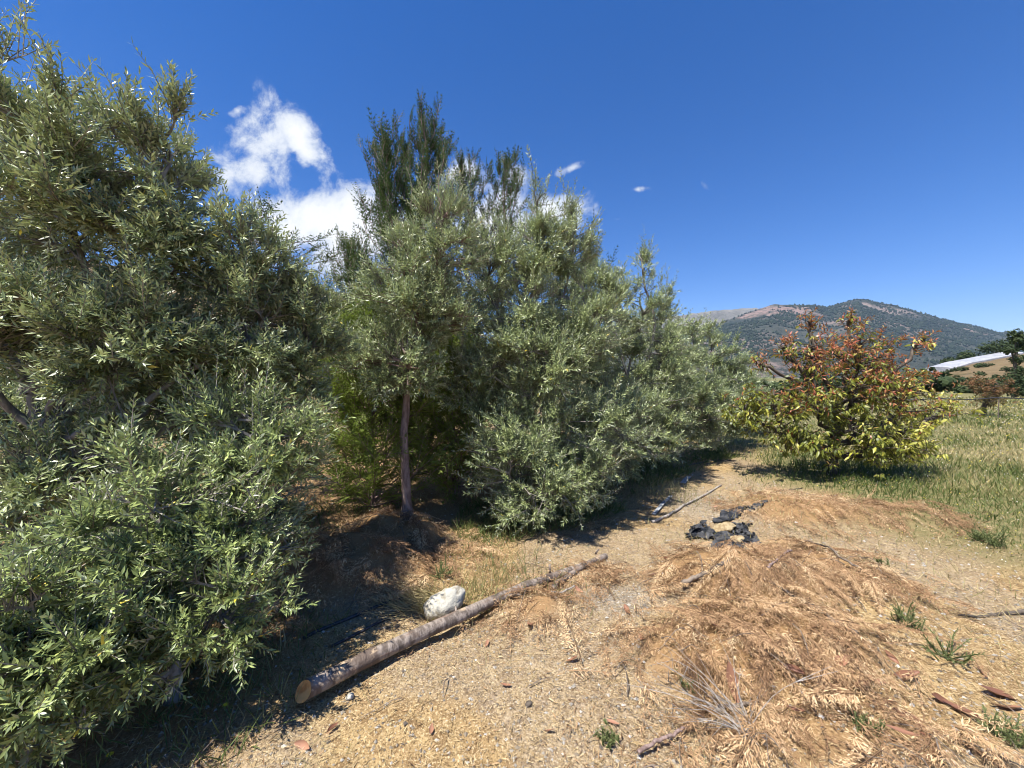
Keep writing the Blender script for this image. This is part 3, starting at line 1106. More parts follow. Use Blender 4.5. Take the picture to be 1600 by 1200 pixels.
olive('broad olive behind the log with grey green foliage down to the ground', (.05, 4.65, 0),
      [(.0, 4.65, .4), (-.05, 4.62, .9), (-.02, 4.6, 1.4)], .05,
      [((-.25, 4.6, 2.75), (.55, .6, .85), 1.2, 1.0), ((.30, 4.65, 3.1), (.55, .6, .95), 1.2, 1.0), ((.15, 4.45, 2.25), (.75, .55, .7), 1.2, .9), ((.85, 4.65, 2.2), (.6, .55, .75), 1.1, .9), ((.72, 4.75, 3.0), (.35, .45, .70), .7, 1.0), ((.30, 4.25, 1.0), (.92, .62, .62), 2.0, .5), ((-.1, 4.35, 1.75), (.55, .5, .5), .9, .7), ((.35, 4.2, 1.72), (.75, .5, .55), 1.2, .7), ((.95, 4.4, .95), (.6, .5, .62), 1.1, .5),
       ((-.02, 3.95, .62), (.62, .45, .48), 1.2, .4), ((.75, 4.15, .55), (.62, .5, .50), 1.2, .4), ((.30, 3.85, .42), (.55, .35, .34), .8, .4), ((.5, 4.5, 1.8), (.75, .6, .6), 1.3, .8), ((-.45, 4.45, 1.55), (.40, .45, .45), .6, .7)], 14,
      nsec=44, shoots=12, leafL=.057, simple=True, leaders=24, extra_trunks=[([(.0, 4.65, .25), (-.4, 4.58, 1.0), (-.58, 4.55, 1.7), (-.55, 4.6, 2.4)], .03)])
olive('olive with a spiky upright leader on top, third along the row from the camera', (1.72, 6.1, 0),
      [(1.7, 6.1, .5), (1.75, 6.1, 1.2)], .055,
      [((1.45, 6.0, 2.55), (.72, .7, .85), 1.4, 1.0), ((2.0, 6.1, 2.4), (.65, .7, .9), 1.2, 1.0), ((1.1, 5.6, 1.3), (.8, .65, .75), 1.4, .6), ((1.85, 5.75, 1.0), (.8, .65, .80), 1.5, .6),
       ((1.25, 5.3, .55), (.65, .5, .50), .8, .4), ((2.0, 6.1, 3.3), (.25, .3, .42), .35, 1.0), ((1.35, 5.05, .95), (.75, .55, .8), 1.3, .5), ((2.3, 5.95, .85), (.7, .6, .75), 1.1, .5), ((1.2, 5.5, 2.1), (.75, .6, .7), 1.1, .9), ((1.30, 5.8, 2.85), (.5, .5, .5), .8, 1.0), ((2.35, 6.1, 1.9), (.6, .6, .6), .9, .9)], 15,
      nsec=42, shoots=12, leafL=.062, simple=True, K=10, leaders=22)
olive('olive with a rounded pale crown in the row beside the bare path', (3.15, 7.6, 0),
      [(3.15, 7.6, .5), (3.15, 7.6, 1.2)], .055,
      [((2.85, 7.5, 2.5), (.85, .8, .95), 1.4, 1.0), ((3.5, 7.6, 2.0), (.75, .8, .9), 1.2, 1.0), ((2.75, 7.1, 1.1), (.9, .7, .85), 1.4, .5), ((3.45, 7.15, .9), (.75, .7, .75), 1.2, .5), ((2.7, 6.8, .5), (.7, .5, .45), .7, .4), ((2.6, 6.7, 1.6), (.8, .6, .8), 1.0, .8), ((3.9, 7.6, .9), (.7, .6, .75), .9, .6)], 16,
      nsec=36, shoots=11, leafL=.078, simple=True, K=9, leaders=20)
olive('smaller olive in the row left of the red leaved fruit tree', (4.85, 9.1, 0),
      [(4.85, 9.1, .4), (4.85, 9.1, 1.0)], .05,
      [((4.6, 9.0, 1.95), (.9, .85, .85), 1.3, 1.0), ((5.25, 9.1, 1.5), (.75, .8, .75), 1.1, 1.0), ((4.6, 8.6, .85), (.9, .7, .75), 1.2, .5), ((5.25, 8.8, .7), (.65, .7, .6), .9, .5), ((4.1, 8.2, 1.3), (.8, .6, .9), 1.0, .8)], 17,
      nsec=34, shoots=11, leafL=.085, simple=True, K=8, leaders=16)
olive('last low olive at the far end of the row before the mountain', (6.6, 10.9, 0),
      [(6.6, 10.9, .4), (6.6, 10.9, .9)], .05,
      [((6.2, 10.8, 1.55), (.9, .85, .80), 1.2, 1.0), ((6.75, 10.9, 1.15), (.75, .8, .7), 1.0, 1.0), ((6.2, 10.5, .7), (.8, .7, .6), 1.0, .5)], 18,
      nsec=34, shoots=10, leafL=.09, simple=True, K=8, leaders=10)
olive('olive half hidden behind the tall olive at the left edge', (-4.6, 3.6, 0),
      [(-4.6, 3.6, .6), (-4.6, 3.6, 1.3)], .06,
      [((-4.4, 3.6, 2.6), (.9, .8, 1.0), 1.3, 1.0), ((-4.2, 3.5, 1.5), (.8, .7, .7), 1.0, .8), ((-5.2, 3.7, 2.4), (.9, .8, 1.2), 1.0, 1.0), ((-4.5, 3.3, .7), (.8, .7, .5), .7, .5)], 19,
      nsec=30, shoots=9, leafL=.075, simple=True, K=9, leaders=10)

# ------------------------------------------------------------------ cypresses
cypress('tallest cypress with a forked pointed top rising above the olives', (-1.55, 5.85, 0), 5.15,
        ([0, .1, .35, .55, .75, .9, 1], [1.15, 1.15, .85, .62, .52, .34, .06]), 31, nbr=170, fork=(-.62, .86), lean=(.32, 0), trunk_r=.07, asc=1.35, per=13, sprayL=(.18, .34))
cypress('cypress top showing between the olive crowns right of the tallest one', (-.2, 6.7, 0), 5.15,
        ([0, .1, .4, .7, .85, 1], [1.0, 1.0, .8, .52, .36, .06]), 32, nbr=120, fork=(-.75, .95), lean=(.1, 0), trunk_r=.06, asc=1.3, per=10, sprayL=(.18, .34))
cypress('narrow dark cypress column standing in the gap with the hillside behind', (-2.85, 7.0, 0), 3.75,
        ([0, .1, .5, .8, 1], [.55, .55, .42, .30, .05]), 33, nbr=90, mat_leaf=CYP_MID, trunk_r=.05, asc=1.8, per=7, sprayL=(.18, .34))
cypress('spreading cypress with drooping branch tips behind the left olive', (-3.3, 4.9, 0), 3.2,
        ([0, .15, .5, .75, 1], [1.1, 1.2, 1.3, 1.25, .8]), 34, nbr=90, trunk_r=.06, asc=.6, droop_tip=.42, per=7, sprayL=(.18, .36))
cypress('dark conifer top behind the broad olive, beside the spiky one', (1.25, 8.0, 0), 4.2,
        ([0, .1, .4, .7, .85, 1], [1.1, 1.1, .9, .65, .5, .06]), 35, nbr=60, trunk_r=.06, asc=1.2, per=7, sprayL=(.24, .46))
cypress('young light green cypress with a thin grey stem behind the slim trunk', (-1.62, 4.55, 0), 2.3,
        ([0, .1, .4, .7, 1], [.75, .8, .6, .4, .05]), 36, nbr=125, mat_leaf=CYP_LIGHT, trunk_r=.025, asc=.5, per=10, sprayL=(.20, .38), bottom=.0)
cypress('light green cypress bush filling the space right of the slim trunk', (-.75, 5.0, 0), 1.9,
        ([0, .1, .4, .7, 1], [.75, .8, .65, .45, .05]), 37, nbr=125, mat_leaf=CYP_LIGHT, trunk_r=.025, asc=.5, per=10, sprayL=(.20, .38), bottom=.0)
cypress('dark young cypress in the shade beneath the left olive', (-2.75, 3.55, 0), 1.7,
        ([0, .1, .4, .7, 1], [.7, .75, .6, .4, .05]), 38, nbr=80, mat_leaf=CYP, trunk_r=.03, asc=.6, per=6, sprayL=(.20, .38), bottom=.0)


# ------------------------------------------------------------------ fruit trees
def fruit_tree(label, base, scale, blobs, seed, ntip, near, leafL=.125, leaf_m=None, name='fruit_tree', group='broad leaved fruit trees in the field', red=(1.3, 2.2)):
    r = np.random.default_rng(seed)
    base = np.array(base, float)
    base[2] = float(H(base[0], base[1])) - .02
    root = thing(name, label, 'tree', base, group)
    bl = [(base + np.array(c) * scale, np.array(rd) * scale, w, f) for (c, rd, w, f) in blobs]
    tp, limbs, secs, sb = skeleton([base, base + np.array([.02, 0, .28]) * scale, base + np.array([.06, .03, .6]) * scale, base + np.array([.10, .0, 1.0]) * scale],
                                   .075 * scale, bl, r, ntip)
    g = Geo()
    g.add(*tubes(tp[None], (.075 * scale * np.linspace(1.25, .5, 14))[None], 9))
    g.build('trunk', BARK_DARK, root, smooth=True)
    for lp in limbs:
        g = Geo()
        g.add(*tubes(lp[None] + r.normal(0, .015, (1, 14, 3)), (.075 * scale * np.linspace(.55, .16, 14))[None], 7))
        g.build('branch', BARK_DARK, root, smooth=True)
    # leafy tips: each secondary ends in a whorl, some more along it
    idx = np.repeat(np.arange(len(secs)), 4)
    k = np.tile([5, 5, 4, 3], len(secs))
    B = secs[idx, k] + r.normal(0, .05, (len(idx), 3)) * scale
    cen = np.array([b[0] for b in bl])
    D = nrm((B - cen[sb[idx]]) * .6 + np.array([0, 0, .5]) * 1.0 + r.normal(0, .35, B.shape))
    Ln = r.uniform(.10, .22, len(B)) * scale
    P, Dl, N, L, W, cu, stems = shoot_leaves(B, D, Ln, 5, leafL, .28, r, spread=(.7, 1.35), bend_up=.05, droop=.10, pair=2, curl=(.1, .4), t0=.25)
    hr = (P[:, 2] - base[2]) / scale
    tipq = np.tile(np.repeat(np.tile(np.array([1., .75, .45, .3]), len(secs)), 5), 2)
    isred = (r.random(len(P)) < tipq * 1.9 * sstep(red[0] - .5, red[1], hr + .9 * (vnoise(P[:, 0], P[:, 2], 3, 5) - .5)) * .75 + .04)
    Dl[~isred] = nrm(Dl[~isred] * .75 + np.array([0, 0, -.75]))
    Dl[isred] = nrm(Dl[isred] + np.array([0, 0, .25]))
    L = np.where(isred, L * .8, L)
    W = np.where(isred, W * .75, W)
    rightlow = sstep(-.2, .9, (P[:, 0] - base[0]) / scale - .3 * (hr - 1.2))
    ti = np.where(isred, r.uniform(.72, 1.0, len(P)), np.clip(r.normal(.22, .22, len(P)) + .30 * rightlow, 0, .69))
    ok = P[:, 2] + Dl[:, 2] * L > H(P[:, 0], P[:, 1]) + .03
    ok &= r.random(len(P)) > .15
    P, Dl, N, L, W, cu, ti = [a[ok] for a in (P, Dl, N, L, W, cu, ti)]
    if near:
        sz = in_frame_size(P, L)
        o = np.argsort(-sz)[:near]
        sel = np.zeros(len(P), bool)
        sel[o] = True
        tv = [.08, .2, .32, .45, .58, .68, .76, .85, .95]
        ms = [leaf_template('leaf', FRUIT, q, .30, .2, .22) for q in tv]
        place_leaves(root, base, P[sel], Dl[sel], N[sel], L[sel], ti[sel], ms, tv)
        ns = ~sel
        P, Dl, N, L, W, cu, ti = [a[ns] for a in (P, Dl, N, L, W, cu, ti)]
    g = Geo()
    V, F = leaves(P, Dl, N, L, W, cu)
    g.add(V, F, np.repeat(ti, 6))
    g.build('foliage', leaf_m or FRUIT, root, kind='stuff')
    g = Geo()
    g.add(*tubes(secs, np.linspace(.013, .005, 6)[None].repeat(len(secs), 0) * scale, 5))
    g.add(*tubes(stems, np.array([[.005, .0035, .002]]).repeat(len(stems), 0), 3))
    g.build('twigs', BARK_DARK, root, kind='stuff')
    return root


fb = gp(1300, 745)
fruit_tree('fruit tree with red young leaves on top and yellow green leaves hanging below', fb, 1.0,
           [((-.35, .0, 1.95), (.62, .6, .42), 1.1, 1.0), ((.45, .0, 1.95), (.75, .6, .45), 1.3, 1.0), ((-1.0, -.1, 1.15), (.55, .55, .50), 1.0, .5), ((.05, -.3, 1.40), (.65, .5, .45), 1.2, .8),
            ((1.15, .0, 1.25), (.65, .6, .48), 1.3, .6), ((1.75, .0, 1.0), (.38, .45, .28), .5, .6), ((.75, -.3, .62), (.60, .5, .42), 1.1, .4), ((-.85, -.2, .65), (.50, .5, .28), .6, .35), ((.0, -.35, .85), (.55, .4, .4), .9, .5), ((-.45, -.3, 1.15), (.5, .45, .4), .9, .7), ((.55, -.25, 1.5), (.6, .45, .4), 1.0, .9), ((-1.42, -.1, .98), (.36, .4, .40), .6, .5), ((-.55, -.35, .55), (.5, .35, .32), .6, .4), ((.25, -.45, .5), (.5, .35, .30), .8, .4), ((.95, -.2, .42), (.5, .4, .28), .8, .4), ((1.42, .0, 2.12), (.12, .12, .16), .12, 1.0), ((-.30, .1, 2.42), (.14, .14, .14), .14, 1.0), ((.35, .1, 2.45), (.16, .14, .16), .14, 1.0), ((-1.15, 0, 1.78), (.16, .16, .14), .14, 1.0), ((-.75, 0, 2.0), (.2, .2, .16), .16, 1.0)],
           41, 33, 300, leafL=.112)
b2 = gp(1540, 648)
fruit_tree('small russet fruit tree far back in the grass field', (19.6, 16.2, 0), .95,
           [((-.3, 0, 1.3), (.7, .6, .55), 1.2, 1.0), ((.5, 0, 1.2), (.7, .6, .55), 1.2, 1.0), ((.0, -.2, .75), (.9, .6, .4), 1.0, .5)], 42, 26, 0, leafL=.15, leaf_m=RUSSET, red=(.5, 1.4))


def leafy_clump(name, label, cat, base, trunk_h, blobs, seed, n, size, material, group=None, trunk_r=.12, bark=None):
    """a tree or shrub seen far off: trunk, limbs and a crown of leaf clumps"""
    r = np.random.default_rng(seed)
    base = np.array(base, float)
    root = thing(name, label, cat, base, group)
    g = Geo()
    top = base + np.array([0, 0, trunk_h])
    g.add(*tubes(curve([base - np.array([0, 0, .3]), base + np.array([.03, 0, trunk_h * .5]), top], 8)[None], (trunk_r * np.linspace(1.2, .6, 8))[None], 7))
    for (c, rd) in blobs:
        c = base + np.array(c)
        q = curve([top - np.array([0, 0, trunk_h * .3]), (top + c) / 2 + r.normal(0, .1, 3) * rd[0], c], 6)
        g.add(*tubes(q[None], (trunk_r * np.linspace(.5, .12, 6))[None], 5))
    g.build('trunk', bark or BARK_DARK, root, smooth=True)
    vol = np.array([rd[0] * rd[1] * rd[2] for _, rd in blobs])
    cnt = (n * vol ** .7 / (vol ** .7).sum()).astype(int)
    Ps, Ns = [], []
    for (c, rd), m in zip(blobs, cnt):
        d = nrm(r.standard_normal((m, 3)))
        q = d * (r.random((m, 1)) ** .35)
        lump = .8 + .45 * (vnoise(d[:, 0] * 2 + 5, d[:, 1] * 2 + d[:, 2] * 2, 1.6, seed) - .3)
        Ps.append(base + np.array(c) + q * np.array(rd) * lump[:, None])
        Ns.append(d + np.array([0, 0, .4]))
    P = np.concatenate(Ps)
    N = nrm(np.concatenate(Ns) + r.normal(0, .5, P.shape))
    D = nrm(np.cross(N, r.standard_normal(P.shape)))
    L = size * r.uniform(.6, 1.4, len(P))
    ok = P[:, 2] > base[2] + .05
    P, N, D, L = P[ok], N[ok], D[ok], L[ok]
    g = Geo()
    V, F = leaves(P, D, N, L, L * .6, .2)
    g.add(V, F, np.repeat(np.clip(r.normal(.45, .22, len(P)), 0, 1), 6))
    g.build('crown', material, root, kind='stuff')
    return root


def hz(x, y):
    return float(right_hill_h(np.array(float(x)), np.array(float(y))))


# slender dark tree at the right edge of the field
leafy_clump('slender_tree', 'slender dark tree with tiered foliage beside the russet fruit tree', 'tree', (38.6, 30, .0), 3.6,
            [((0, 0, 4.9), (.6, .5, .5)), ((.2, 0, 4.5), (.8, .6, .35)), ((.6, 0, 4.0), (.6, .5, .35)), ((-.5, 0, 3.7), (.55, .5, .3)), ((.3, 0, 2.2), (.5, .4, .35)), ((.1, 0, 3.0), (.35, .35, .5)), ((0, 0, 1.4), (.85, .7, 1.1)), ((.3, 0, .6), (.9, .7, .6))], 51, 2600, .16, FARTREE, trunk_r=.13)

# trees and greenhouse on the brown hill
HT = [('broad dark oak crown above the greenhouse on the hill', 1.237, 128, [((-2.6, 0, 3.2), (3.2, 2.6, 2.3)), ((2.2, 0, 4.0), (3.6, 3, 2.6)), ((5.5, 0, 3.4), (2.3, 2, 2.0))]),
      ('small round tree at the lower end of the greenhouse', 1.115, 128, [((0, 0, 2.6), (2.2, 2, 1.8)), ((1.6, 0, 2.1), (1.6, 1.5, 1.3))]),
      ('round tree between the oak and the small tree on the hill crest', 1.165, 130, [((0, 0, 2.6), (2.6, 2, 1.9)), ((-1.8, 0, 2.0), (1.5, 1.5, 1.3))]),
      ('lone dark tree right of the oak on the hill crest', 1.275, 140, [((0, 0, 2.6), (2.4, 2, 1.8))]),
      ('dark tree on the hill crest behind the slender tree', 1.325, 138, [((0, 0, 2.6), (2.6, 2, 2.0)), ((2.0, 0, 2.2), (2, 2, 1.5))])]
for i, (lab, u, y, bl) in enumerate(HT):
    leafy_clump('hill_tree', lab, 'tree', (u * y, y, hz(u * y, y) - .1), 2.0, bl, 60 + i, 900, .65, FARTREE, group='trees on the brown hill', trunk_r=.25)


def greenhouse():
    a = np.array([1.125 * 118, 118, 0.])
    b = np.array([1.31 * 122, 122, 0.])
    a[2], b[2] = hz(a[0], a[1]), hz(b[0], b[1])
    root = thing('greenhouse', 'long low white plastic greenhouse along the top of the brown hill', 'greenhouse', a)
    d = b - a
    n = np.array([-d[1], d[0], 0])
    n /= np.linalg.norm(n)
    bays, seg = 7, 8
    for k in range(bays):
        p0, p1 = a + d * k / bays, a + d * (k + .985) / bays
        p0[2], p1[2] = hz(p0[0], p0[1]), hz(p1[0], p1[1])
        g = Geo()
        ring = []
        for p in (p0, p1):
            for j in range(seg + 1):
                th = PI * j / seg
                ring.append(p + n * (3.6 * (1 - math.cos(th))) + np.array([0, 0, .45 + .6 * math.sin(th)]))
        m = seg + 1
        if k == 0:
            ge = Geo()
            ge.add(np.array(ring[:m] + [ring[0] - np.array([0, 0, 1.2]), ring[seg] - np.array([0, 0, 1.2])]) + np.array([.01, 0, 0]), [np.array([list(range(m)) + [m + 1, m]])])
            ge.build('end_wall', SHEET_WHITE, root)
        g.add(np.array(ring), [np.array([[j, j + m, j + m + 1, j + 1] for j in range(seg)])])
        g.build('roof_panel', SHEET_WHITE, root)
        g = Geo()
        up = np.array([0, 0, .45])
        dn = np.array([0, 0, -.6])
        g.add(np.array([p0 + dn, p1 + dn, p1 + up, p0 + up]), [np.array([[0, 1, 2, 3]])])
        g.build('side_wall', SHEET_WHITE, root)
        g = Geo()
        q0, q1 = p0 + n * 7.2, p1 + n * 7.2
        g.add(np.array([q0 + dn, q1 + dn, q1 + up, q0 + up]), [np.array([[0, 1, 2, 3]])])
        g.build('side_wall', SHEET_WHITE, root)


greenhouse()

# shrubs dotted on the brown hill and at its foot
rs = np.random.default_rng(77)
SH = []
for i in range(34):
    y = rs.uniform(52, 112)
    u = rs.uniform(1.06, 1.36)
    SH.append((u * y, y, rs.uniform(.5, 1.3)))
for i, (x, y, s) in enumerate(SH):
    leafy_clump('shrub', 'small dark shrub dotted on the dry brown hillside', 'shrub', (x, y, hz(x, y) - .1), .4 * s,
                [((0, 0, .5 * s), (1.1 * s, .9 * s, .65 * s)), ((.7 * s, 0, .4 * s), (.8 * s, .7 * s, .5 * s))], 100 + i, 160, .34 * s, FARTREE, group='shrubs on the brown hill', trunk_r=.06)
# thicker bushes at the far edge of the field
BU = [(.62, 34, 1.5), (.69, 30, 1.3), (.76, 38, 1.9), (.83, 33, 1.4), (.90, 40, 2.0), (.97, 36, 1.6), (1.03, 44, 2.6), (1.10, 47, 1.9), (1.17, 40, .9), (1.235, 44, 1.8), (1.29, 42, 1.9), (1.34, 39, 1.6),
      (.56, 42, 2.0), (.50, 36, 1.6)]
BL = ['first', 'second']
for i, (u, y, s) in enumerate(BU):
    leafy_clump('bush', 'green bush in the hedge line along the far edge of the field', 'bush', (u * y, y, -.1), .5 * s,
                [((0, 0, .5 * s), (1.2 * s, 1 * s, .6 * s)), ((.9 * s, 0, .4 * s), (.9 * s, .8 * s, .5 * s)), ((-.7 * s, 0, .4 * s), (.8 * s, .8 * s, .45 * s))], 140 + i, 500, .30 * s, FARTREE, group='bushes along the far field edge', trunk_r=.08)
# shrubs and rocks on the left hillside
rs = np.random.default_rng(78)
for i in range(16):
    y = rs.uniform(14, 60)
    u = rs.uniform(-.62, -.36)
    x = u * y
    s = rs.uniform(.4, 1.0) * (1 + y / 60)
    leafy_clump('shrub', 'green shrub growing on the tan hillside behind the trees', 'shrub', (x, y, slope_z(x, y) - .1), .4 * s,
                [((0, 0, .5 * s), (1.0 * s, .9 * s, .65 * s)), ((.6 * s, 0, .4 * s), (.8 * s, .7 * s, .5 * s))], 180 + i, 260, .24 * s, FARTREE, group='shrubs on the left hillside', trunk_r=.05)


def rock_mesh(seed, n=14, m=9):
    r = np.random.default_rng(seed)
    th, ph = np.meshgrid(np.linspace(0, 2 * PI, n, endpoint=False), np.linspace(0, PI, m), indexing='xy')
    d = np.stack([np.cos(th) * np.sin(ph), np.sin(th) * np.sin(ph), np.cos(ph)], -1)
    off = r.random(3) * 50
    k = 1 + .45 * (vnoise(d[..., 0] * 1.5 + off[0] + d[..., 2], d[..., 1] * 1.5 + off[1] - d[..., 2] * .7, 1.2, seed) - .5) + .24 * (vnoise(d[..., 0] * 5 + off[2], d[..., 1] * 5 + d[..., 2] * 3, 1.5, seed + 1) - .5)
    V = (d * k[..., None]).reshape(-1, 3)
    F = []
    for i in range(m - 1):
        for j in range(n):
            F.append((i * n + j, (i + 1) * n + j, (i + 1) * n + (j + 1) % n, i * n + (j + 1) % n))
    return V, [np.array(F)]


for i, (u, y, s) in enumerate([(-.50, 36, 1.7), (-.49, 30, .9), (-.53, 24, .7), (-.47, 21, .5), (-.72, 22, .9), (-.64, 30, 1.2)]):
    x = u * y
    V, F = rock_mesh(300 + i)
    g = Geo()
    o0 = np.array([x, y, slope_z(x, y)])
    g.add(V * np.array([1.3, 1, .75]) * s + o0, F)
    o = g.build('boulder', ROCK, origin=o0, smooth=False)
    tag(o, 'pale boulder lying on the tan hillside behind the cypress column', 'rock', 'boulders on the left hillside')

def haze():
    m = bpy.data.materials.new('haze_air')
    m.use_nodes = True
    m.node_tree.nodes.clear()
    t = NT(m.node_tree)
    out = t.n('ShaderNodeOutputMaterial')
    pv = t.n('ShaderNodeVolumePrincipled')
    pv.inputs['Color'].default_value = (.55, .75, 1, 1)
    pv.inputs['Density'].default_value = HAZE_DENSITY
    t.l(pv.outputs[0], out.inputs['Volume'])
    g = Geo()
    a, b, z0, z1 = -7600., 7600., -26., 1010.
    V = np.array([(x, y, z) for z in (z0, z1) for (x, y) in ((a, a), (b, a), (b, b), (a, b))])
    g.add(V, [np.array([(3, 2, 1, 0), (4, 5, 6, 7), (0, 1, 5, 4), (1, 2, 6, 5), (2, 3, 7, 6), (3, 0, 4, 7)])])
    o = g.build('haze', m, kind='stuff')
    tag(o, 'thin blue air haze between the field and the far mountain', 'haze')


haze()

# black irrigation line strung on stakes across the far field
def irrigation_line():
    y = 15.0
    xs = np.linspace(9.0, 26, 40)
    st = np.linspace(9.0, 26, 8)
    g0 = np.array([9.0, y, 0])
    root = thing('irrigation_line', 'thin black irrigation line strung on stakes across the far field', 'pipe', g0)
    z = .72 + .012 * (xs - 9) - .06 * np.abs(np.sin((xs - 9) / 17 * 7 * PI))
    g = Geo()
    g.add(*tubes(np.stack([xs, np.full(40, y), z], -1)[None], np.full((1, 40), .022), 6))
    g.build('hose', HOSE, root, smooth=True)
    for s in st:
        g = Geo()
        g.add(*tubes(np.array([[(s, y, -.1), (s, y, .4), (s, y, .74 + .012 * (s - 9))]]), np.full((1, 3), .018), 6))
        g.build('stake', STICK, root, smooth=True)


irrigation_line()


# ------------------------------------------------------------------ things lying on the ground
def zg(p):
    return float(H(p[0], p[1]))


def lying(name, label, cat, pts, r0, r1, material, sides=9, k=20, jit=.003, group=None, lift=0.0, cap=True, parent=None, seed=1, absolute=False):
    """a stick, log or hose lying on the ground along points (x, y[, extra height])"""
    r = np.random.default_rng(seed)
    q = curve([(p[0], p[1], (p[2] if len(p) > 2 else 0.)) for p in pts], k)
    rad = np.linspace(r0, r1, k)
    if not absolute:
        q[:, 2] += np.array([zg(p) for p in q]) + rad * .8 + lift
        # stiff: smooth the height
        for _ in range(6):
            q[1:-1, 2] = np.maximum(q[1:-1, 2], (q[:-2, 2] + q[2:, 2]) / 2)
    q[1:-1] += r.normal(0, jit, (k - 2, 3))
    g = Geo()
    g.add(*tubes(q[None], (rad * (1 + r.normal(0, .03, k)))[None], sides, cap=cap))
    o = g.build(name, material, parent, smooth=True, origin=None if parent is not None else q[0])
    if parent is None:
        tag(o, label, cat, group)
    return o, q


# main log
def main_log():
    a = gp(470, 1080, .07)
    b = gp(945, 858, .07)
    a[2] = max(zg(a), 0) + .048
    b[2] = zg(b) + .042
    d = b - a
    L = np.linalg.norm(d)
    ex = d / L
    ey = nrm(np.cross(np.array([0, 0, 1.]), ex))
    ez = np.cross(ex, ey)
    root = bpy.data.objects.new('log', None)
    C.objects.link(root)
    M = Matrix(((ex[0], ey[0], ez[0], a[0]), (ex[1], ey[1], ez[1], a[1]), (ex[2], ey[2], ez[2], a[2]), (0, 0, 0, 1)))
    root.matrix_world = M
    tag(root, 'long thick grey brown log with a freshly cut orange end lying across the ground', 'log')
    n, sd = 90, 20
    L2 = L * .98
    s = np.linspace(0, L2, n)
    th = np.arange(sd) * 2 * PI / sd
    S, TH = np.meshgrid(s, th, indexing='ij')
    rad = np.interp(S, [0, .25, 1.2, L2], [.045, .041, .036, .027])
    rad = rad * (1 + .10 * (vnoise(S * 2.2, np.cos(TH) * .6 + 13, 1.6, 12) - .5)) * (1 + .05 * (vnoise(S * 3, np.cos(TH) * 1.2 + 3, 1, 2) - .5) + .05 * (vnoise(S * 14, np.sin(TH) + np.cos(TH) * .7 + 9, 1.5, 3) - .5))
    for (ks, kt, kr) in [(.33, 1.2, .010), (1.05, 1.9, .008), (1.5, .8, .009), (2.1, 1.5, .008), (.75, 2.6, .007)]:
        rad = rad + kr * np.exp(-((S - ks) / .035) ** 2 - ((TH - kt) / .35) ** 2)
    cy = .045 * np.sin(S * 1.7 + .4) * (S / L2) + .008 * np.sin(S * 5.1)
    cz = .012 * np.sin(S * 2.1)
    V = np.stack([S, cy + rad * np.cos(TH), cz + rad * np.sin(TH)], -1)
    V[0, :, 0] += .03 * np.cos(th - 2.2)
    i, j = np.meshgrid(np.arange(n - 1), np.arange(sd), indexing='ij')
    F = np.stack([i * sd + j, (i + 1) * sd + j, (i + 1) * sd + (j + 1) % sd, i * sd + (j + 1) % sd], -1).reshape(-1, 4)[:, ::-1]
    g = Geo()
    g.add(V.reshape(-1, 3), [F])
    root['_o'] = [0., 0, 0]
    g.build('bark', LOGBARK, root, smooth=True)
    g = Geo()
    ring = V[0] * 1.0
    inner = ring.copy()
    c = ring.mean(0)
    inner = c + (ring - c) * .55 + np.array([.004, 0, 0])
    VV = np.vstack([ring + np.array([-.001, 0, 0]), inner, c[None] + np.array([[.006, 0, 0]])])
    Fq = np.array([[j, (j + 1) % sd, sd + (j + 1) % sd, sd + j] for j in range(sd)])[:, ::-1]
    Ft = np.array([[sd + j, sd + (j + 1) % sd, 2 * sd] for j in range(sd)])[:, ::-1]
    g.add(VV, [Fq, Ft])
    g.build('cut_end', WOODCUT, root)
    for (ks, kt, ln) in [(.9, .6, .05), (1.75, 1.2, .06), (2.3, 2.0, .05)]:
        g = Geo()
        rr = np.interp(ks, [0, .25, 1.2, L2], [.045, .041, .036, .027])
        p0 = np.array([ks, rr * .8 * math.cos(kt), rr * .8 * math.sin(kt)])
        p1 = p0 + np.array([.02, ln * math.cos(kt), ln * math.sin(kt)])
        g.add(*tubes(np.array([[p0, (p0 + p1) / 2, p1]]), np.array([[.010, .008, .007]]), 6, cap=True))
        g.build('branch_stub', LOGBARK, root, smooth=True)


main_log()

lying('thin_log', 'thinner grey log lying beside the far end of the long log', 'log', [gp(862, 925)[:2], gp(905, 898)[:2], gp(948, 872)[:2]], .024, .019, LOGBARK, seed=2)
lying('pole', 'thin pale bare pole lying on the straw path', 'stick', [gp(1020, 818)[:2], gp(1070, 790)[:2], gp(1128, 762)[:2]], .017, .012, PALE_TWIG, seed=3)
lying('stick', 'bark covered grey stick lying on dead fronds in the middle of the pile', 'stick', [tuple(gp(1068, 942)[:2]) + (.05,), tuple(gp(1108, 945)[:2]) + (.05,), tuple(gp(1143, 946)[:2]) + (.05,)], .016, .013, STICK, seed=4)
lying('fallen_branch', 'long curved dark branch lying down the slope of the frond pile', 'branch',
      [tuple(gp(1195, 955)[:2]) + (.04,), tuple(gp(1245, 965)[:2]) + (.05,), tuple(gp(1290, 990)[:2]) + (.05,), tuple(gp(1345, 1028)[:2]) + (.02,)], .008, .014, STICK, seed=5, jit=.006)
lying('fallen_branch', 'thin branch arching over the back of the frond pile', 'branch',
      [tuple(gp(1205, 850)[:2]) + (.06,), tuple(gp(1270, 868)[:2]) + (.08,), tuple(gp(1320, 905)[:2]) + (.05,), tuple(gp(1362, 925)[:2]) + (.02,)], .006, .010, STICK, seed=6, jit=.006)
lying('fallen_branch', 'dark branch lying on bare soil at the right edge', 'branch',
      [tuple(gp(1505, 965)[:2]), tuple(gp(1550, 962)[:2]), tuple(gp(1660, 948)[:2])], .006, .015, BARK_DARK, seed=7, jit=.006)
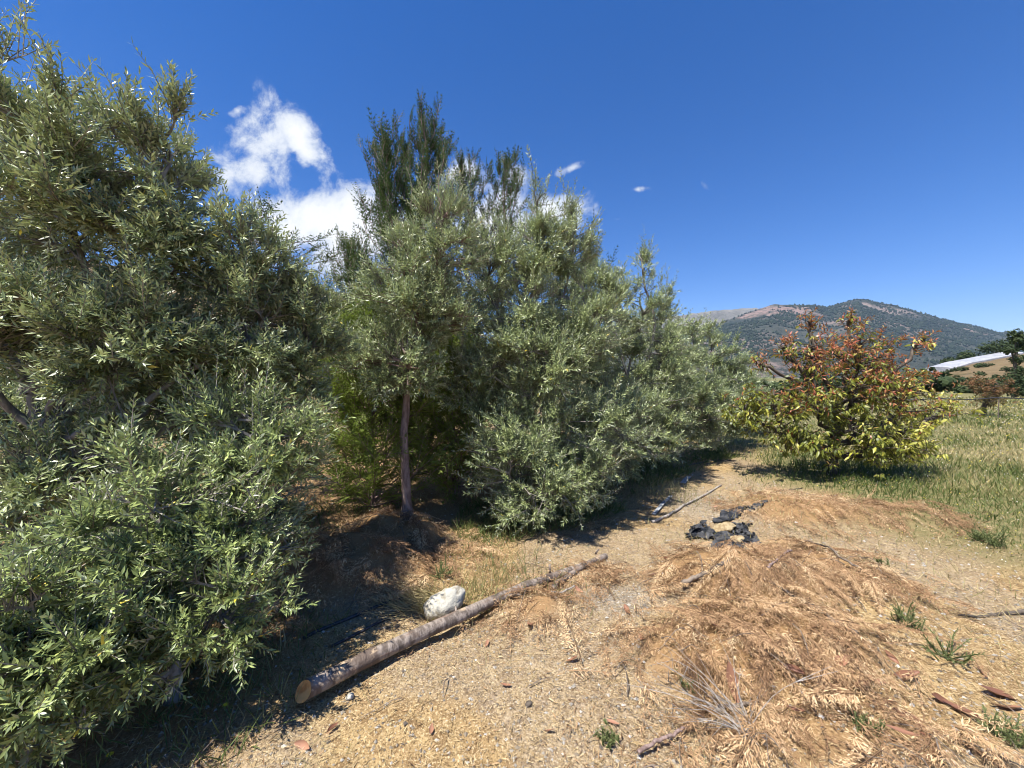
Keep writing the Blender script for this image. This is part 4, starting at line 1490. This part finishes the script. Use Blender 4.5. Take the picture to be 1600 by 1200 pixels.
lying('stick', 'short pale stick under the white twigs at the bottom', 'stick', [tuple(gp(1120, 1135)[:2]) + (.05,), tuple(gp(1190, 1130)[:2]) + (.05,)], .009, .009, STICK, seed=8)
lying('stick', 'reddish bare stick pointing up left at the bottom edge', 'stick', [tuple(gp(1000, 1195)[:2]) + (.03,), tuple(gp(1050, 1170)[:2]) + (.03,), tuple(gp(1078, 1150)[:2]) + (.03,)], .008, .007, BARK_CYP, seed=9)
lying('stick', 'white split stick beside the thin log', 'stick', [tuple(gp(862, 945)[:2]) + (.03,), tuple(gp(898, 930)[:2]) + (.04,)], .008, .006, PALE_TWIG, seed=10)
lying('stick', 'grey bent stick propped against the long log', 'stick', [tuple(gp(745, 960)[:2]) + (.06,), tuple(gp(775, 946)[:2]) + (.05,), tuple(gp(815, 950)[:2]) + (.02,)], .011, .008, STICK, seed=11)
lying('stick', 'dark crooked stick lying in the shade of the olive row on the path', 'stick', [tuple(gp(1045, 738)[:2]), tuple(gp(1090, 728)[:2]), tuple(gp(1150, 722)[:2])], .016, .010, STICK, seed=12)
lying('stick', 'thin dark stick lying across the path below the fruit tree', 'stick', [tuple(gp(1180, 780)[:2]), tuple(gp(1215, 770)[:2]), tuple(gp(1255, 765)[:2])], .012, .008, BARK_DARK, seed=13)
lying('stick', 'pinkish forked stick sticking out of the dead fronds', 'stick', [tuple(gp(1203, 945)[:2]) + (.08,), tuple(gp(1222, 930)[:2]) + (.10,), tuple(gp(1240, 918)[:2]) + (.13,)], .009, .007, BARK_CYP, seed=14)
lying('stick', 'thin grey twig standing out of the dry pile below the green field', 'stick', [tuple(gp(1326, 888)[:2]) + (.0,), tuple(gp(1345, 866)[:2]) + (.06,)], .006, .004, STICK, seed=15)
lying('garden_hose', 'upper of the two black hoses running under the dead fronds beside the log', 'hose', [gp(470, 1000)[:2], gp(530, 978)[:2], gp(590, 955)[:2], gp(640, 938)[:2]], .011, .011, HOSE, seed=16, jit=.0)
lying('garden_hose', 'lower black hose running parallel to the log toward the stone', 'hose', [gp(515, 1012)[:2], gp(575, 985)[:2], gp(630, 955)[:2], gp(672, 928)[:2]], .009, .009, HOSE, seed=17, jit=.0)

# metal strips in the grey patch beside the pale pole
for lab, p, q, w in (('flat grey strip of plastic lying left of the pale pole', (1022, 803), (1050, 775), .022), ('short grey strip lying in the shadow of the olive row', (1068, 757), (1078, 748), .035)):
    a, b = gp(*p), gp(*q)
    a[2], b[2] = zg(a) + .012, zg(b) + .02
    d = nrm((b - a)[None])[0]
    s = nrm(np.cross(d, [0, 0, 1.])[None])[0] * w
    u = np.array([0, 0, .004])
    g = Geo()
    m_ = (a + b) / 2 + np.array([0, 0, .012])
    VV = []
    for p_ in (a, m_, b):
        VV += [p_ - s, p_ + s, p_ + s - u, p_ - s - u]
    F = []
    for i in range(2):
        for j in range(4):
            F.append((i * 4 + j, i * 4 + (j + 1) % 4, (i + 1) * 4 + (j + 1) % 4, (i + 1) * 4 + j))
    F += [(3, 2, 1, 0), (8, 9, 10, 11)]
    g.add(np.array(VV), [np.array(F)])
    tag(g.build('plastic_strip', METAL, origin=a), lab, 'strip', None)


# white stone
def stone(label, px, py, dims, rot, seed, material, name='stone', group=None, sink=.25, n=26, m=16):
    V, F = rock_mesh(seed, n, m)
    p = gp(px, py)
    p[2] = zg(p) + dims[2] * (1 - sink)
    ca, sa = math.cos(rot), math.sin(rot)
    V = V * np.array(dims)
    V = np.stack([V[:, 0] * ca - V[:, 1] * sa, V[:, 0] * sa + V[:, 1] * ca, V[:, 2] + V[:, 0] * .25], -1)
    g = Geo()
    g.add(V + p, F)
    o = g.build(name, material, smooth=True, origin=p)
    tag(o, label, 'stone', group)


stone('smooth white rounded stone lying against the long log', 692, 957, (.14, .085, .085), .55, 401, STONE)
stone('flat tan stone lying on the black plastic sheet', 1153, 850, (.075, .055, .025), .2, 402, TAN_STONE, sink=-.2)
stone('half buried tan stone between the two black plastic sheets', 1132, 828, (.12, .08, .04), .2, 403, TAN_STONE)
stone('small white stone lying in front of the long log end', 543, 1087, (.022, .018, .015), .2, 404, STONE, sink=.3, n=10, m=7)
stone('small dark stone lying on the bare straw ground', 826, 1109, (.02, .014, .012), .2, 405, BARK_DARK, sink=.3, n=10, m=7)


def plastic(label, corners, seed, lift=.03):
    """crumpled sheet over the ground"""
    r = np.random.default_rng(seed)
    c = [gp(*q)[:2] for q in corners]
    n = 26
    s, t = np.meshgrid(np.linspace(0, 1, n), np.linspace(0, 1, n))
    xy = (1 - s)[..., None] * (1 - t)[..., None] * c[0] + s[..., None] * (1 - t)[..., None] * c[1] + s[..., None] * t[..., None] * c[2] + (1 - s)[..., None] * t[..., None] * c[3]
    wob = np.stack([fbm(s * 3, t * 3, 1.6, 3, seed), fbm(s * 3, t * 3, 1.6, 3, seed + 9)], -1) - .45
    xy = xy + wob * .22
    z = H(xy[..., 0], xy[..., 1]) + .015 + lift * 1.0 * np.abs(fbm(s * 4, t * 4, 1.3, 4, seed + 4) - .42) * 4 * np.abs(np.sin(s * 9 + t * 5)) + lift * .5 * np.sin(PI * s) * np.sin(PI * t)
    g = Geo()
    V = np.concatenate([np.stack([xy[..., 0], xy[..., 1], z], -1).reshape(-1, 3), np.stack([xy[..., 0], xy[..., 1], z - .004], -1).reshape(-1, 3)])
    i, j = np.meshgrid(np.arange(n - 1), np.arange(n - 1), indexing='ij')
    k = i * n + j
    F = np.stack([k, k + 1, k + n + 1, k + n], -1).reshape(-1, 4)
    hole = fbm(s * 5, t * 5, 1.1, 3, seed + 20)[:-1, :-1].ravel() > .66
    F = F[~hole]
    g.add(V, [F, F[:, ::-1] + n * n])
    o0 = np.array([*c[0], 0])
    tag(g.build('plastic_sheet', PLASTIC, origin=o0, smooth=True), label, 'plastic sheet', 'torn black plastic sheets on the path')


plastic('crumpled black plastic sheet peaked up at its left end on the path', [(1075, 848), (1112, 848), (1106, 815), (1080, 830)], 3, .05)
plastic('torn black plastic sheet folded around the flat tan stone', [(1120, 868), (1185, 865), (1190, 838), (1115, 835)], 4, .035)
plastic('dark plastic strip half buried behind the stones on the path', [(1120, 818), (1185, 808), (1200, 796), (1135, 806)], 6, .02)
plastic('black plastic scrap right of the half buried tan stone', [(1155, 838), (1180, 842), (1172, 822), (1152, 822)], 8, .035)


# ------------------------------------------------------------------ dead cypress cuttings
def frond_field(label, mounds, n, seed, spread=1.0, tint=(.50, .28), Lr=(.13, .28), extra_lift=.0, big=0):
    r = np.random.default_rng(seed)
    pts = []
    while len(pts) < n:
        m = mounds[r.integers(len(mounds))] if len(mounds) == 1 else mounds[int(r.choice(len(mounds), p=np.array([q[2] * q[3] for q in mounds]) / sum(q[2] * q[3] for q in mounds)))]
        a, d = r.uniform(0, 2 * PI), math.sqrt(r.random()) * 1.0 * spread * (1 + (r.exponential(.22) if r.random() < .3 else 0))
        pts.append((m[0] + m[2] * d * math.cos(a), m[1] + m[3] * d * math.sin(a)))
    p = np.array(pts)
    e = .05
    x, y = p[:, 0], p[:, 1]
    z = H(x, y)
    gx, gy = (mound(x + e, y) - mound(x - e, y)) / (2 * e), (mound(x, y + e) - mound(x, y - e)) / (2 * e)
    flow = vnoise(x, y, 1.1, seed) * 2 * PI * 1.2
    D = np.stack([-gx * 1.6 + .35 * np.cos(flow), -gy * 1.6 + .35 * np.sin(flow) - .15, 0 * gx], -1) + r.normal(0, .5, (n, 3)) * np.array([1, 1, .3])
    D = nrm(D)
    N = nrm(np.stack([-gx, -gy, np.ones(n)], -1) + r.normal(0, .6, (n, 3)))
    # follow the slope
    slope = D[:, 0] * gx + D[:, 1] * gy
    D[:, 2] = slope + r.uniform(-.05, .42, n)
    L = r.uniform(Lr[0], Lr[1], n)
    P = np.stack([x, y, z + r.uniform(.0, .09, n) + extra_lift], -1) - D * L[:, None] * .4
    P[:, 2] = np.maximum(P[:, 2], H(P[:, 0], P[:, 1]) + .01)
    P1, D1, N1, L1, W1, ribs, I1 = sprays(P, D, N, L, 7, .24, r, sub=1, sub_n=3, ang=.72, droop=.35, tw=.05, lenf=.32)
    ti = np.clip(r.normal(tint[0], tint[1], n)[I1] + r.normal(0, .15, len(P1)), 0, 1)
    W1 = np.clip(W1, .0025, .0085)
    tip = P1 + D1 * L1[:, None]
    gz = H(P1[:, 0], P1[:, 1])
    P1[:, 2] = np.maximum(P1[:, 2], gz + .004)
    low = tip[:, 2] < H(tip[:, 0], tip[:, 1]) + .004
    D1[low, 2] = np.abs(D1[low, 2]) * .3
    g = Geo()
    V, F = leaves(P1, nrm(D1), N1, L1, W1, r.uniform(.1, .8, len(P1)), simple=True)
    g.add(V, F, np.repeat(ti, 4))
    V, F = tubes(ribs, np.array([[.0022, .0018, .001]]).repeat(n, 0), 3)
    g.add(V, F, .3)
    if big:
        # whole flat fronds lying on top, tips hanging down the slope
        i = r.choice(n, big, replace=False)
        nb = nrm(np.stack([-gx[i], -gy[i], np.ones(big)], -1) + r.normal(0, .22, (big, 3)))
        lb = r.uniform(.24, .42, big)
        pb = np.stack([x[i], y[i], z[i] + r.uniform(.05, .11, big)], -1) - D[i] * lb[:, None] * .45
        pb[:, 2] = np.maximum(pb[:, 2], H(pb[:, 0], pb[:, 1]) + .04)
        P2, D2, N2, L2, W2, rb, I2 = sprays(pb, D[i] + np.array([0, 0, .12]), nb, lb, 15, .30, r, sub=1, sub_n=4, ang=.85, droop=.25, tw=.10, lenf=.30)
        W2 = np.clip(W2, .0028, .0065)
        P2[:, 2] = np.maximum(P2[:, 2], H(P2[:, 0], P2[:, 1]) + .006)
        V, F = leaves(P2, D2, N2, L2, W2, .4, simple=True)
        g.add(V, F, np.repeat(np.clip(r.normal(.52, .2, big)[I2] + r.normal(0, .12, len(P2)), 0, 1), 4))
        V, F = tubes(rb, np.array([[.003, .0022, .001]]).repeat(big, 0), 3)
        g.add(V, F, .2)
    m0 = mounds[0]
    o = g.build('dead_fronds', DEAD, origin=np.array([m0[0], m0[1], 0.]))
    tag(o, label, 'frond pile', 'piles of dead cypress cuttings', 'stuff')


frond_field('rusty brown heap of dead cypress fronds dappled with shade beside the slim trunk', [MOUNDS[0], MOUNDS[1], (-1.9, 2.7, .6, .5, 0), (-.55, 3.45, .35, .3, 0)], 450, 501, tint=(.42, .24), big=40)
frond_field('tall tan mound of dead cypress fronds below the black plastic', [MOUNDS[2], MOUNDS[6]], 390, 502, tint=(.50, .28), big=46)
frond_field('low spread of dead cypress fronds around the white twigs', [MOUNDS[3], MOUNDS[4], MOUNDS[5]], 410, 503, tint=(.47, .28), spread=1.1, big=50)
frond_field('pinkish tan frond heap on the path in front of the fruit tree', [MOUNDS[7]], 230, 504, tint=(.6, .25))
frond_field('reddish dead frond heap at the edge of the green field', [MOUNDS[8]], 190, 505, tint=(.40, .2))
frond_field('small heap of dead fronds beside the thin log', [MOUNDS[9], (.55, 3.0, .4, .25, 0)], 140, 506, tint=(.45, .22), Lr=(.16, .32))


# ------------------------------------------------------------------ dry leaves, twigs, weeds
def curled_leaf(seed, tint):
    r = np.random.default_rng(seed)
    ts = np.linspace(0, 1, 9)
    ws = np.sin(PI * np.clip(ts * .92 + .05, 0, 1)) ** .8 * .2
    V = []
    roll = r.uniform(.8, 2.0)
    cu = r.uniform(.15, .5)
    for t, w in zip(ts, ws):
        for s in (-1, -.5, 0, .5, 1):
            a = s * roll * (.5 + .5 * t)
            V.append((w * math.sin(a) / max(roll, .6) * 1.2, t - .5, w * (1 - math.cos(a)) * .8 + cu * (t - .5) ** 2 + r.normal(0, .006)))
    F = []
    for i in range(8):
        for j in range(4):
            k = i * 5 + j
            F.append((k, k + 1, k + 6, k + 5))
    g = Geo()
    g.add(np.array(V), [np.array(F)], tint)
    o = g.build('dry_leaf', DRYLEAF, smooth=True)
    me = o.data
    bpy.data.objects.remove(o)
    return me


CL = [curled_leaf(600 + i, q) for i, q in enumerate([.1, .3, .45, .6, .8, .95])]
rs = np.random.default_rng(66)
DL = [(1262, 1078, .15), (1292, 1090, .17), (1318, 1075, .16), (1345, 1090, .18), (1372, 1084, .16), (1425, 1074, .19), (1240, 1092, .15), (895, 1044, .09), (828, 986, .11), (1022, 912, .10), (1042, 908, .09),
      (982, 968, .10), (905, 930, .09), (470, 1168, .10), (516, 1140, .08), (1512, 1125, .16), (1478, 1105, .12), (1425, 1132, .14), (1570, 1098, .2), (1585, 1120, .15), (1400, 1045, .09), (1120, 1030, .08), (1310, 1052, .1),
      (1205, 1062, .1), (945, 895, .08), (790, 1080, .07), (672, 1145, .07), (960, 1140, .07), (1350, 1150, .08), (1250, 1150, .09), (1395, 1110, .08), (1540, 1060, .1), (1455, 1165, .1), (760, 1010, .07), (1005, 1015, .08),
      (860, 1150, .07), (1130, 800, .08), (1120, 795, .09), (1205, 800, .08), (1310, 778, .09), (1180, 900, .08), (1060, 870, .07)]
for i, (px, py, L) in enumerate(DL):
    p = gp(px, py)
    o = bpy.data.objects.new('dry_leaf', CL[int(rs.integers(6))])
    C.objects.link(o)
    lift = .05 if mound(p[0], p[1]) > .04 else .012
    o.location = (p[0], p[1], zg(p) + lift)
    L *= .8
    o.scale = (L * 1.2, L, L * 1.5)
    o.rotation_euler = (rs.normal(0, .3), rs.normal(0, .5), rs.uniform(0, 6.28))
    tag(o, 'curled brown dead leaf lying on the dry ground', 'leaf', 'dead leaves scattered on the ground')
for lab, px, py, L, rot in (('big pinkish brown leaf standing upright behind the white twigs', 1148, 1108, .17, (1.1, 0, .1)), ('shiny brown leaf cut by the bottom edge of the photo', 1420, 1190, .12, (.1, .2, 1.3))):
    p = gp(px, py)
    o = bpy.data.objects.new('dry_leaf', CL[3])
    C.objects.link(o)
    o.location = (p[0], p[1], zg(p) + .06)
    o.scale = (L, L, L)
    o.rotation_euler = rot
    tag(o, lab, 'leaf')


def twig_bunch():
    r = np.random.default_rng(70)
    b = gp(1175, 1178)
    b[2] = zg(b) + .03
    root = thing('dead_twig_bunch', 'bunch of thin white dry twigs fanning out at the bottom', 'twigs', b)
    for k in range(26):
        a = r.uniform(1.65, 3.0) if k < 20 else r.uniform(.3, 1.6)
        L = r.uniform(.16, .46)
        d = np.array([math.cos(a), math.sin(a) * .9, r.uniform(.12, .5)])
        s = b + r.normal(0, .025, 3) * np.array([1, 1, .3])
        pts = [s, s + d * L * .5 + r.normal(0, .015, 3), s + d * L + r.normal(0, .02, 3) + np.array([0, 0, -.05])]
        g = Geo()
        g.add(*tubes(curve(pts, 7)[None], np.linspace(.0022, .0009, 7)[None], 4))
        q = curve(pts, 7)
        for m in range(2):
            i = r.integers(2, 6)
            e = q[i] + (nrm((q[6] - q[0])[None])[0] + r.normal(0, .45, 3)) * L * .3
            g.add(*tubes(np.array([[q[i], (q[i] + e) / 2, e]]), np.array([[.0016, .0012, .0008]]), 3))
        g.build('twig', PALE_TWIG, root)


twig_bunch()


def weed(label, px, py, h, seed, n_stem=6, leafL=.04, material=None, spread=.6, name='weed', group='green weeds growing through the dry litter'):
    r = np.random.default_rng(seed)
    b = gp(px, py)
    b[2] = zg(b)
    root = thing(name, label, 'weed', b, group)
    n_stem = int(n_stem * 3)
    D = nrm(np.stack([r.normal(0, spread, n_stem), r.normal(0, spread, n_stem), np.ones(n_stem)], -1))
    B = np.repeat(b[None], n_stem, 0) + r.normal(0, .03, (n_stem, 3)) * np.array([1, 1, 0])
    P, Dl, N, L, W, cu, stems = shoot_leaves(B, D, h * r.uniform(.35, 1.0, n_stem), 8, leafL * 1.1, .20, r, spread=(.5, 1.0), bend_up=-.05)
    for s in stems:
        g = Geo()
        g.add(*tubes(curve(s, 6)[None], np.linspace(.004, .0015, 6)[None], 4))
        g.build('stem', WEED, root)
    g = Geo()
    V, F = leaves(P, Dl, N, L, W, cu)
    g.add(V, F, np.repeat(r.random(len(P)), 6))
    g.build('foliage', material or WEED, root, kind='stuff')


weed('leafy green weed on the edge of the grass right of the reddish frond heap', 1535, 850, .15, 81, 9, .034)
weed('second leafy weed just right of the reddish frond heap, taller', 1562, 858, .18, 82, 7, .034)
weed('sparse green weed growing beside the tan mound', 1425, 985, .13, 83, 7, .028)
weed('thin tall green weed growing from the litter above the big curled leaves', 1490, 1040, .17, 84, 5, .028)
weed('low green weed tuft at the right of the dry pile edge', 1372, 880, .10, 85, 9, .024)
weed('green weed cut by the lower right corner', 1590, 1165, .09, 86, 10, .026)
weed('small green sprig near the bottom left of the white twigs', 955, 1165, .06, 87, 8, .018)
weed('tiny green sprig left of the white twigs', 1075, 1090, .06, 88, 6, .016)
weed('weed among the fronds right of the branch', 1365, 1165, .08, 89, 7, .022)
weed('green weed beside the tan grass behind the stone', 690, 905, .11, 90, 8, .02)


def flower(label, px, py, h, seed):
    r = np.random.default_rng(seed)
    b = gp(px, py)
    b[2] = zg(b)
    root = thing('yellow_flower', label, 'flower', b)
    top = b + np.array([.01, 0, h])
    g = Geo()
    g.add(*tubes(np.array([[b, (b + top) / 2 + np.array([.006, 0, 0]), top]]), np.full((1, 3), .0016), 4))
    g.build('stem', WEED, root)
    a = np.arange(14) * 2 * PI / 14
    D = np.stack([np.cos(a), np.sin(a) - .2, np.full(14, .25)], -1)
    for i in range(14):
        g = Geo()
        V, F = leaves(top[None], D[i:i + 1], np.array([[0, -.3, 1.]]), np.array([.014]), np.array([.006]), 0.1)
        g.add(V, F, .1)
        g.build('petal', PETAL, root)


flower('single bright yellow flower in the shade left of the log end', 343, 1114, .05, 91)
flower('yellow flower head in the shaded weeds near the bottom left edge', 158, 1192, .03, 92)


def blades(name, label, cat, P, h, w, r, material, tint, lean=.35, curl=.35, kind='stuff'):
    n = len(P)
    D = nrm(np.stack([r.normal(0, lean, n), r.normal(0, lean, n), np.ones(n)], -1))
    N = nrm(r.standard_normal((n, 3)) * np.array([1, 1, .2]))
    g = Geo()
    V, F = leaves(P, D, N, h, w, r.uniform(0, curl, n))
    g.add(V, F, np.repeat(tint, 6))
    o = g.build(name, material)
    tag(o, label, cat, None, kind)
    return o


# green field
def field_grass():
    r = np.random.default_rng(800)
    n = 105000
    d = 2.8 * np.exp(r.random(n) * math.log(48 / 2.8))
    a = np.arctan(r.uniform(.25, 1.55, n))
    x, y = np.sin(a) * d, np.cos(a) * d
    g = GREEN(x, y)
    cl = fbm(x, y, .8, 3, 90)
    keep = (r.random(n) < g * (.35 + 1.1 * cl)) & (np.hypot(x - .6, y - 1) > 0)
    x, y, d, cl, g = x[keep], y[keep], d[keep], cl[keep], g[keep]
    n = len(x)
    h = r.uniform(.05, .16, n) * (.6 + .9 * vnoise(x, y, .35, 92)) * (.4 + .6 * g) * sstep(3, 9, d).clip(.5, 1)
    w = np.maximum(.0035, d * .0010) * r.uniform(.7, 1.4, n)
    dry = .75 * vnoise(x, y, .45, 94) + .45 * vnoise(x, y, 1.6, 95) - .36
    ft = np.hypot(x - fb[0], y - fb[1])
    ti = np.clip(dry + .10 + r.normal(0, .22, n) + .14 + .22 * (1 - g) - .42 * sstep(2.2, .6, ft) + .22 * sstep(9, 16, d), 0, 1)
    P = np.stack([x, y, H(x, y) - .01], -1)
    blades('grass', 'green and straw coloured wild grass covering the field on the right', 'grass', P, h, w, r, GRASS, ti, .4, .5)
    # seed heads and wildflowers
    m = 5200
    i = r.integers(0, n, m)
    q = np.stack([x[i], y[i], H(x[i], y[i]) + h[i] * .85], -1)
    s = np.maximum(.010, d[i] * .0016) * r.uniform(.6, 1.2, m)
    g_ = Geo()
    V, F = leaves(q, nrm(r.standard_normal((m, 3)) + np.array([0, 0, .3])), r.standard_normal((m, 3)) + np.array([0, 0, 1]), s, s * .8, .1, simple=True)
    g_.add(V, F, np.repeat(np.where(r.random(m) < .55, .3, .8), 4))
    tag(g_.build('wildflowers', PETAL), 'tiny yellow and white wildflowers sprinkled through the field grass', 'flowers', None, 'stuff')


field_grass()


def litter():
    r = np.random.default_rng(810)
    # straw on the open ground
    n = 62000
    d = 1.35 * np.exp(r.random(n) * math.log(10 / 1.35))
    a = np.arctan(r.uniform(-1.25, 1.4, n))
    x, y = np.sin(a) * d, np.cos(a) * d
    keep = r.random(n) < (1 - .8 * GREEN(x, y)) * (.35 + .9 * vnoise(x, y, 1.8, 31))
    x, y, d = x[keep], y[keep], d[keep]
    n = len(x)
    az = r.uniform(0, 2 * PI, n)
    D = np.stack([np.cos(az), np.sin(az), r.normal(.06, .14, n)], -1)
    N = np.stack([r.normal(0, .4, n), r.normal(0, .4, n), np.ones(n)], -1)
    L = r.uniform(.015, .055, n) * (.7 + .08 * d)
    g = Geo()
    P = np.stack([x, y, H(x, y) + .004 + .008 * r.random(n)], -1)
    V, F = leaves(P, D, N, L, np.maximum(L * .07, .0012 + .0006 * d), r.uniform(-.1, .2, n), simple=True)
    g.add(V, F, np.repeat(np.clip(r.normal(.6, .25, n), 0, 1), 4))
    tag(g.build('straw', STRAW), 'short bits of straw strewn over the bare tan ground', 'straw', None, 'stuff')
    # thin bare twigs
    n = 420
    d = 1.5 * np.exp(r.random(n) * math.log(7 / 1.5))
    a = np.arctan(r.uniform(-.9, 1.35, n))
    x, y = np.sin(a) * d, np.cos(a) * d
    keep = (r.random(n) < .2 + .8 * sstep(.0, .06, mound(x, y)) + .3 * (x > .5)) & (GREEN(x, y) < .5)
    x, y = x[keep], y[keep]
    n = len(x)
    az = r.uniform(0, 2 * PI, n)
    L = r.uniform(.06, .26, n)
    ts = np.linspace(0, 1, 5)
    bend = r.normal(0, .35, n)
    q = np.stack([x[:, None] + L[:, None] * (ts * np.cos(az)[:, None] - bend[:, None] * ts ** 2 * np.sin(az)[:, None]),
                  y[:, None] + L[:, None] * (ts * np.sin(az)[:, None] + bend[:, None] * ts ** 2 * np.cos(az)[:, None]), np.zeros((n, 5))], -1)
    q[..., 2] = H(q[..., 0], q[..., 1]) + .012 + r.uniform(0, .05, n)[:, None] * np.sin(ts * PI) + .05 * (mound(q[..., 0], q[..., 1]) > .03)
    g = Geo()
    V, F = tubes(q, np.linspace(1.2, .5, 5)[None] * r.uniform(.0012, .0035, n)[:, None], 4)
    g.add(V, F)
    tag(g.build('twig_litter', STICK), 'thin bare dry twigs strewn over the frond piles and path', 'twigs', None, 'stuff')
    # dark crumbs and frond scraps
    n = 26000
    d = 1.35 * np.exp(r.random(n) * math.log(9 / 1.35))
    a = np.arctan(r.uniform(-1.25, 1.4, n))
    x, y = np.sin(a) * d, np.cos(a) * d
    keep = r.random(n) < (1 - GREEN(x, y)) * (.12 + 1.0 * sstep(.45, .8, vnoise(x, y, 1.5, 33)))
    x, y, d = x[keep], y[keep], d[keep]
    n = len(x)
    az = r.uniform(0, 2 * PI, n)
    D = np.stack([np.cos(az), np.sin(az), r.normal(.15, .25, n)], -1)
    N = np.stack([r.normal(0, .5, n), r.normal(0, .5, n), np.ones(n)], -1)
    L = r.uniform(.012, .05, n) * (.7 + .10 * d)
    g = Geo()
    P = np.stack([x, y, H(x, y) + .004 + .012 * r.random(n)], -1)
    V, F = leaves(P, D, N, L, np.maximum(L * .13, .0016 + .0008 * d), r.uniform(-.1, .5, n), simple=True)
    g.add(V, F, np.repeat(np.clip(r.normal(.25, .25, n), 0, 1), 4))
    tag(g.build('leaf_litter', DEAD), 'rusty brown frond scraps littering the tan ground', 'litter', None, 'stuff')
    # pebbles
    n = 26000
    d = 1.35 * np.exp(r.random(n) * math.log(8 / 1.35))
    a = np.arctan(r.uniform(-1.0, 1.4, n))
    x, y = np.sin(a) * d, np.cos(a) * d
    gv = np.maximum(sstep(.9, .2, np.hypot((x - .75) / .75, (y - 2.75) / .5)), sstep(1.1, .3, np.hypot((x - 2.5) / .8, (y - 4.9) / 1.1)))
    keep = r.random(n) < (1 - GREEN(x, y)) * (.5 + .5 * gv) * (mound(x, y) < .05)
    x, y, d, gv = x[keep], y[keep], d[keep], gv[keep]
    n = len(x)
    s = np.minimum(r.lognormal(-5.25, .5, n), .011) * (.8 + .1 * d)
    base = np.array([[1, 0, 0], [0, 1, 0], [-1, 0, 0], [0, -1, 0], [0, 0, .7], [0, 0, -.6]])
    V = np.stack([x, y, H(x, y) + s * .2], -1)[:, None] + base[None] * s[:, None, None] * (1 + .35 * r.standard_normal((n, 6, 1)))
    b = np.arange(n)[:, None] * 6
    F = np.concatenate([b + np.array([[i, (i + 1) % 4, 4]]) for i in range(4)] + [b + np.array([[(i + 1) % 4, i, 5]]) for i in range(4)])
    g = Geo()
    g.add(V, [F], np.repeat(np.clip(r.normal(.55, .3, n) + .1 * gv, 0, 1), 6))
    tag(g.build('pebbles', PEBBLE), 'small grey and tan pebbles lying on the path', 'pebbles', None, 'stuff')
    # dry standing grass, sparse, and shade weeds under the trees
    n = 26000
    x = r.uniform(-3.5, 6.5, n)
    y = r.uniform(1.3, 9.5, n)
    d = np.hypot(x, y)
    cl = vnoise(x, y, 1.0, 55)
    keep = (r.random(n) < sstep(.45, .8, cl) * .9 + .05) & (x / y < 1.45) & (x / y > -1.4)
    keep &= (r.random(n) < 1 - .9 * GREEN(x, y))
    x, y, d = x[keep], y[keep], d[keep]
    P = np.stack([x, y, H(x, y) - .005], -1)
    h = r.uniform(.03, .12, len(x))
    blades('dry_grass', 'sparse short dry grass standing on the tan ground', 'grass', P, h, np.maximum(.0022, d * .0009), r, GRASS, np.clip(r.normal(.85, .15, len(x)), .3, 1), .6, .6)
    n = 22000
    t = r.random(n)
    k = r.integers(0, 4, n)
    x = np.where(k == 0, r.uniform(-2.6, -.9, n), np.where(k == 1, r.uniform(-.6, 1.4, n), np.where(k == 2, r.uniform(1.0, 4.5, n), r.uniform(-4.5, -1.5, n))))
    y = np.where(k == 0, r.uniform(1.3, 2.6, n), np.where(k == 1, 3.25 + .75 * (x + .6) + r.uniform(0, 1.4, n), np.where(k == 2, 4.75 + .85 * (x - 1.) + r.uniform(0, 1.3, n), r.uniform(2.2, 4.5, n))))
    keep = (r.random(n) < .25 + .9 * sstep(.35, .7, vnoise(x, y, 1.5, 57))) & (mound(x, y) < .06)
    keep &= ~((k == 0) & (x > -1.0 - .2 * (y - 1.3) * 0 - .25 * vnoise(x, y, 2, 4)))
    x, y, k = x[keep], y[keep], k[keep]
    d = np.hypot(x, y)
    P = np.stack([x, y, H(x, y) - .005], -1)
    blades('undergrowth', 'shaded weeds and grass growing under the olive row', 'weeds', P, r.uniform(.04, .17, len(x)), np.maximum(.005, d * .0014), r, GRASS, np.clip(r.normal(.3, .22, len(x)), 0, 1), .7, .6)


litter()


def tuft(label, px, py, n, h, seed, lean, tint, spread=.10, name='grass_tuft', group='grass tufts beside the log'):
    r = np.random.default_rng(seed)
    b = gp(px, py)
    b[2] = zg(b)
    P = b + r.normal(0, spread, (n, 3)) * np.array([1, 1, 0])
    P[:, 2] = H(P[:, 0], P[:, 1]) - .005
    D = nrm(np.array([lean[0], lean[1], 1.]) + r.normal(0, .35, (n, 3)) * np.array([1, 1, .3]))
    g = Geo()
    V, F = leaves(P, D, nrm(r.standard_normal((n, 3))), h * r.uniform(.5, 1.1, n), np.full(n, .0035), r.uniform(.1, .6, n))
    g.add(V, F, np.repeat(np.clip(r.normal(tint, .12, n), 0, 1), 6))
    o = g.build(name, GRASS, origin=b)
    tag(o, label, 'grass', group, 'stuff')


tuft('combed tan dry grass tuft lying between the hoses and the white stone', 668, 940, 420, .26, 901, (-1.6, -.9), .92, .10)
tuft('yellowish green grass tuft standing behind the white stone', 735, 930, 320, .17, 902, (.1, -.1), .6, .14)
tuft('yellowing grass clump at the edge of the path under the olive row', 1040, 775, 420, .24, 903, (.1, -.1), .72, .28)
tuft('grass clump along the log under the broad olive', 810, 898, 360, .18, 904, (.1, -.2), .55, .22)

for o in list(bpy.data.objects):
    if '_o' in o:
        del o['_o']
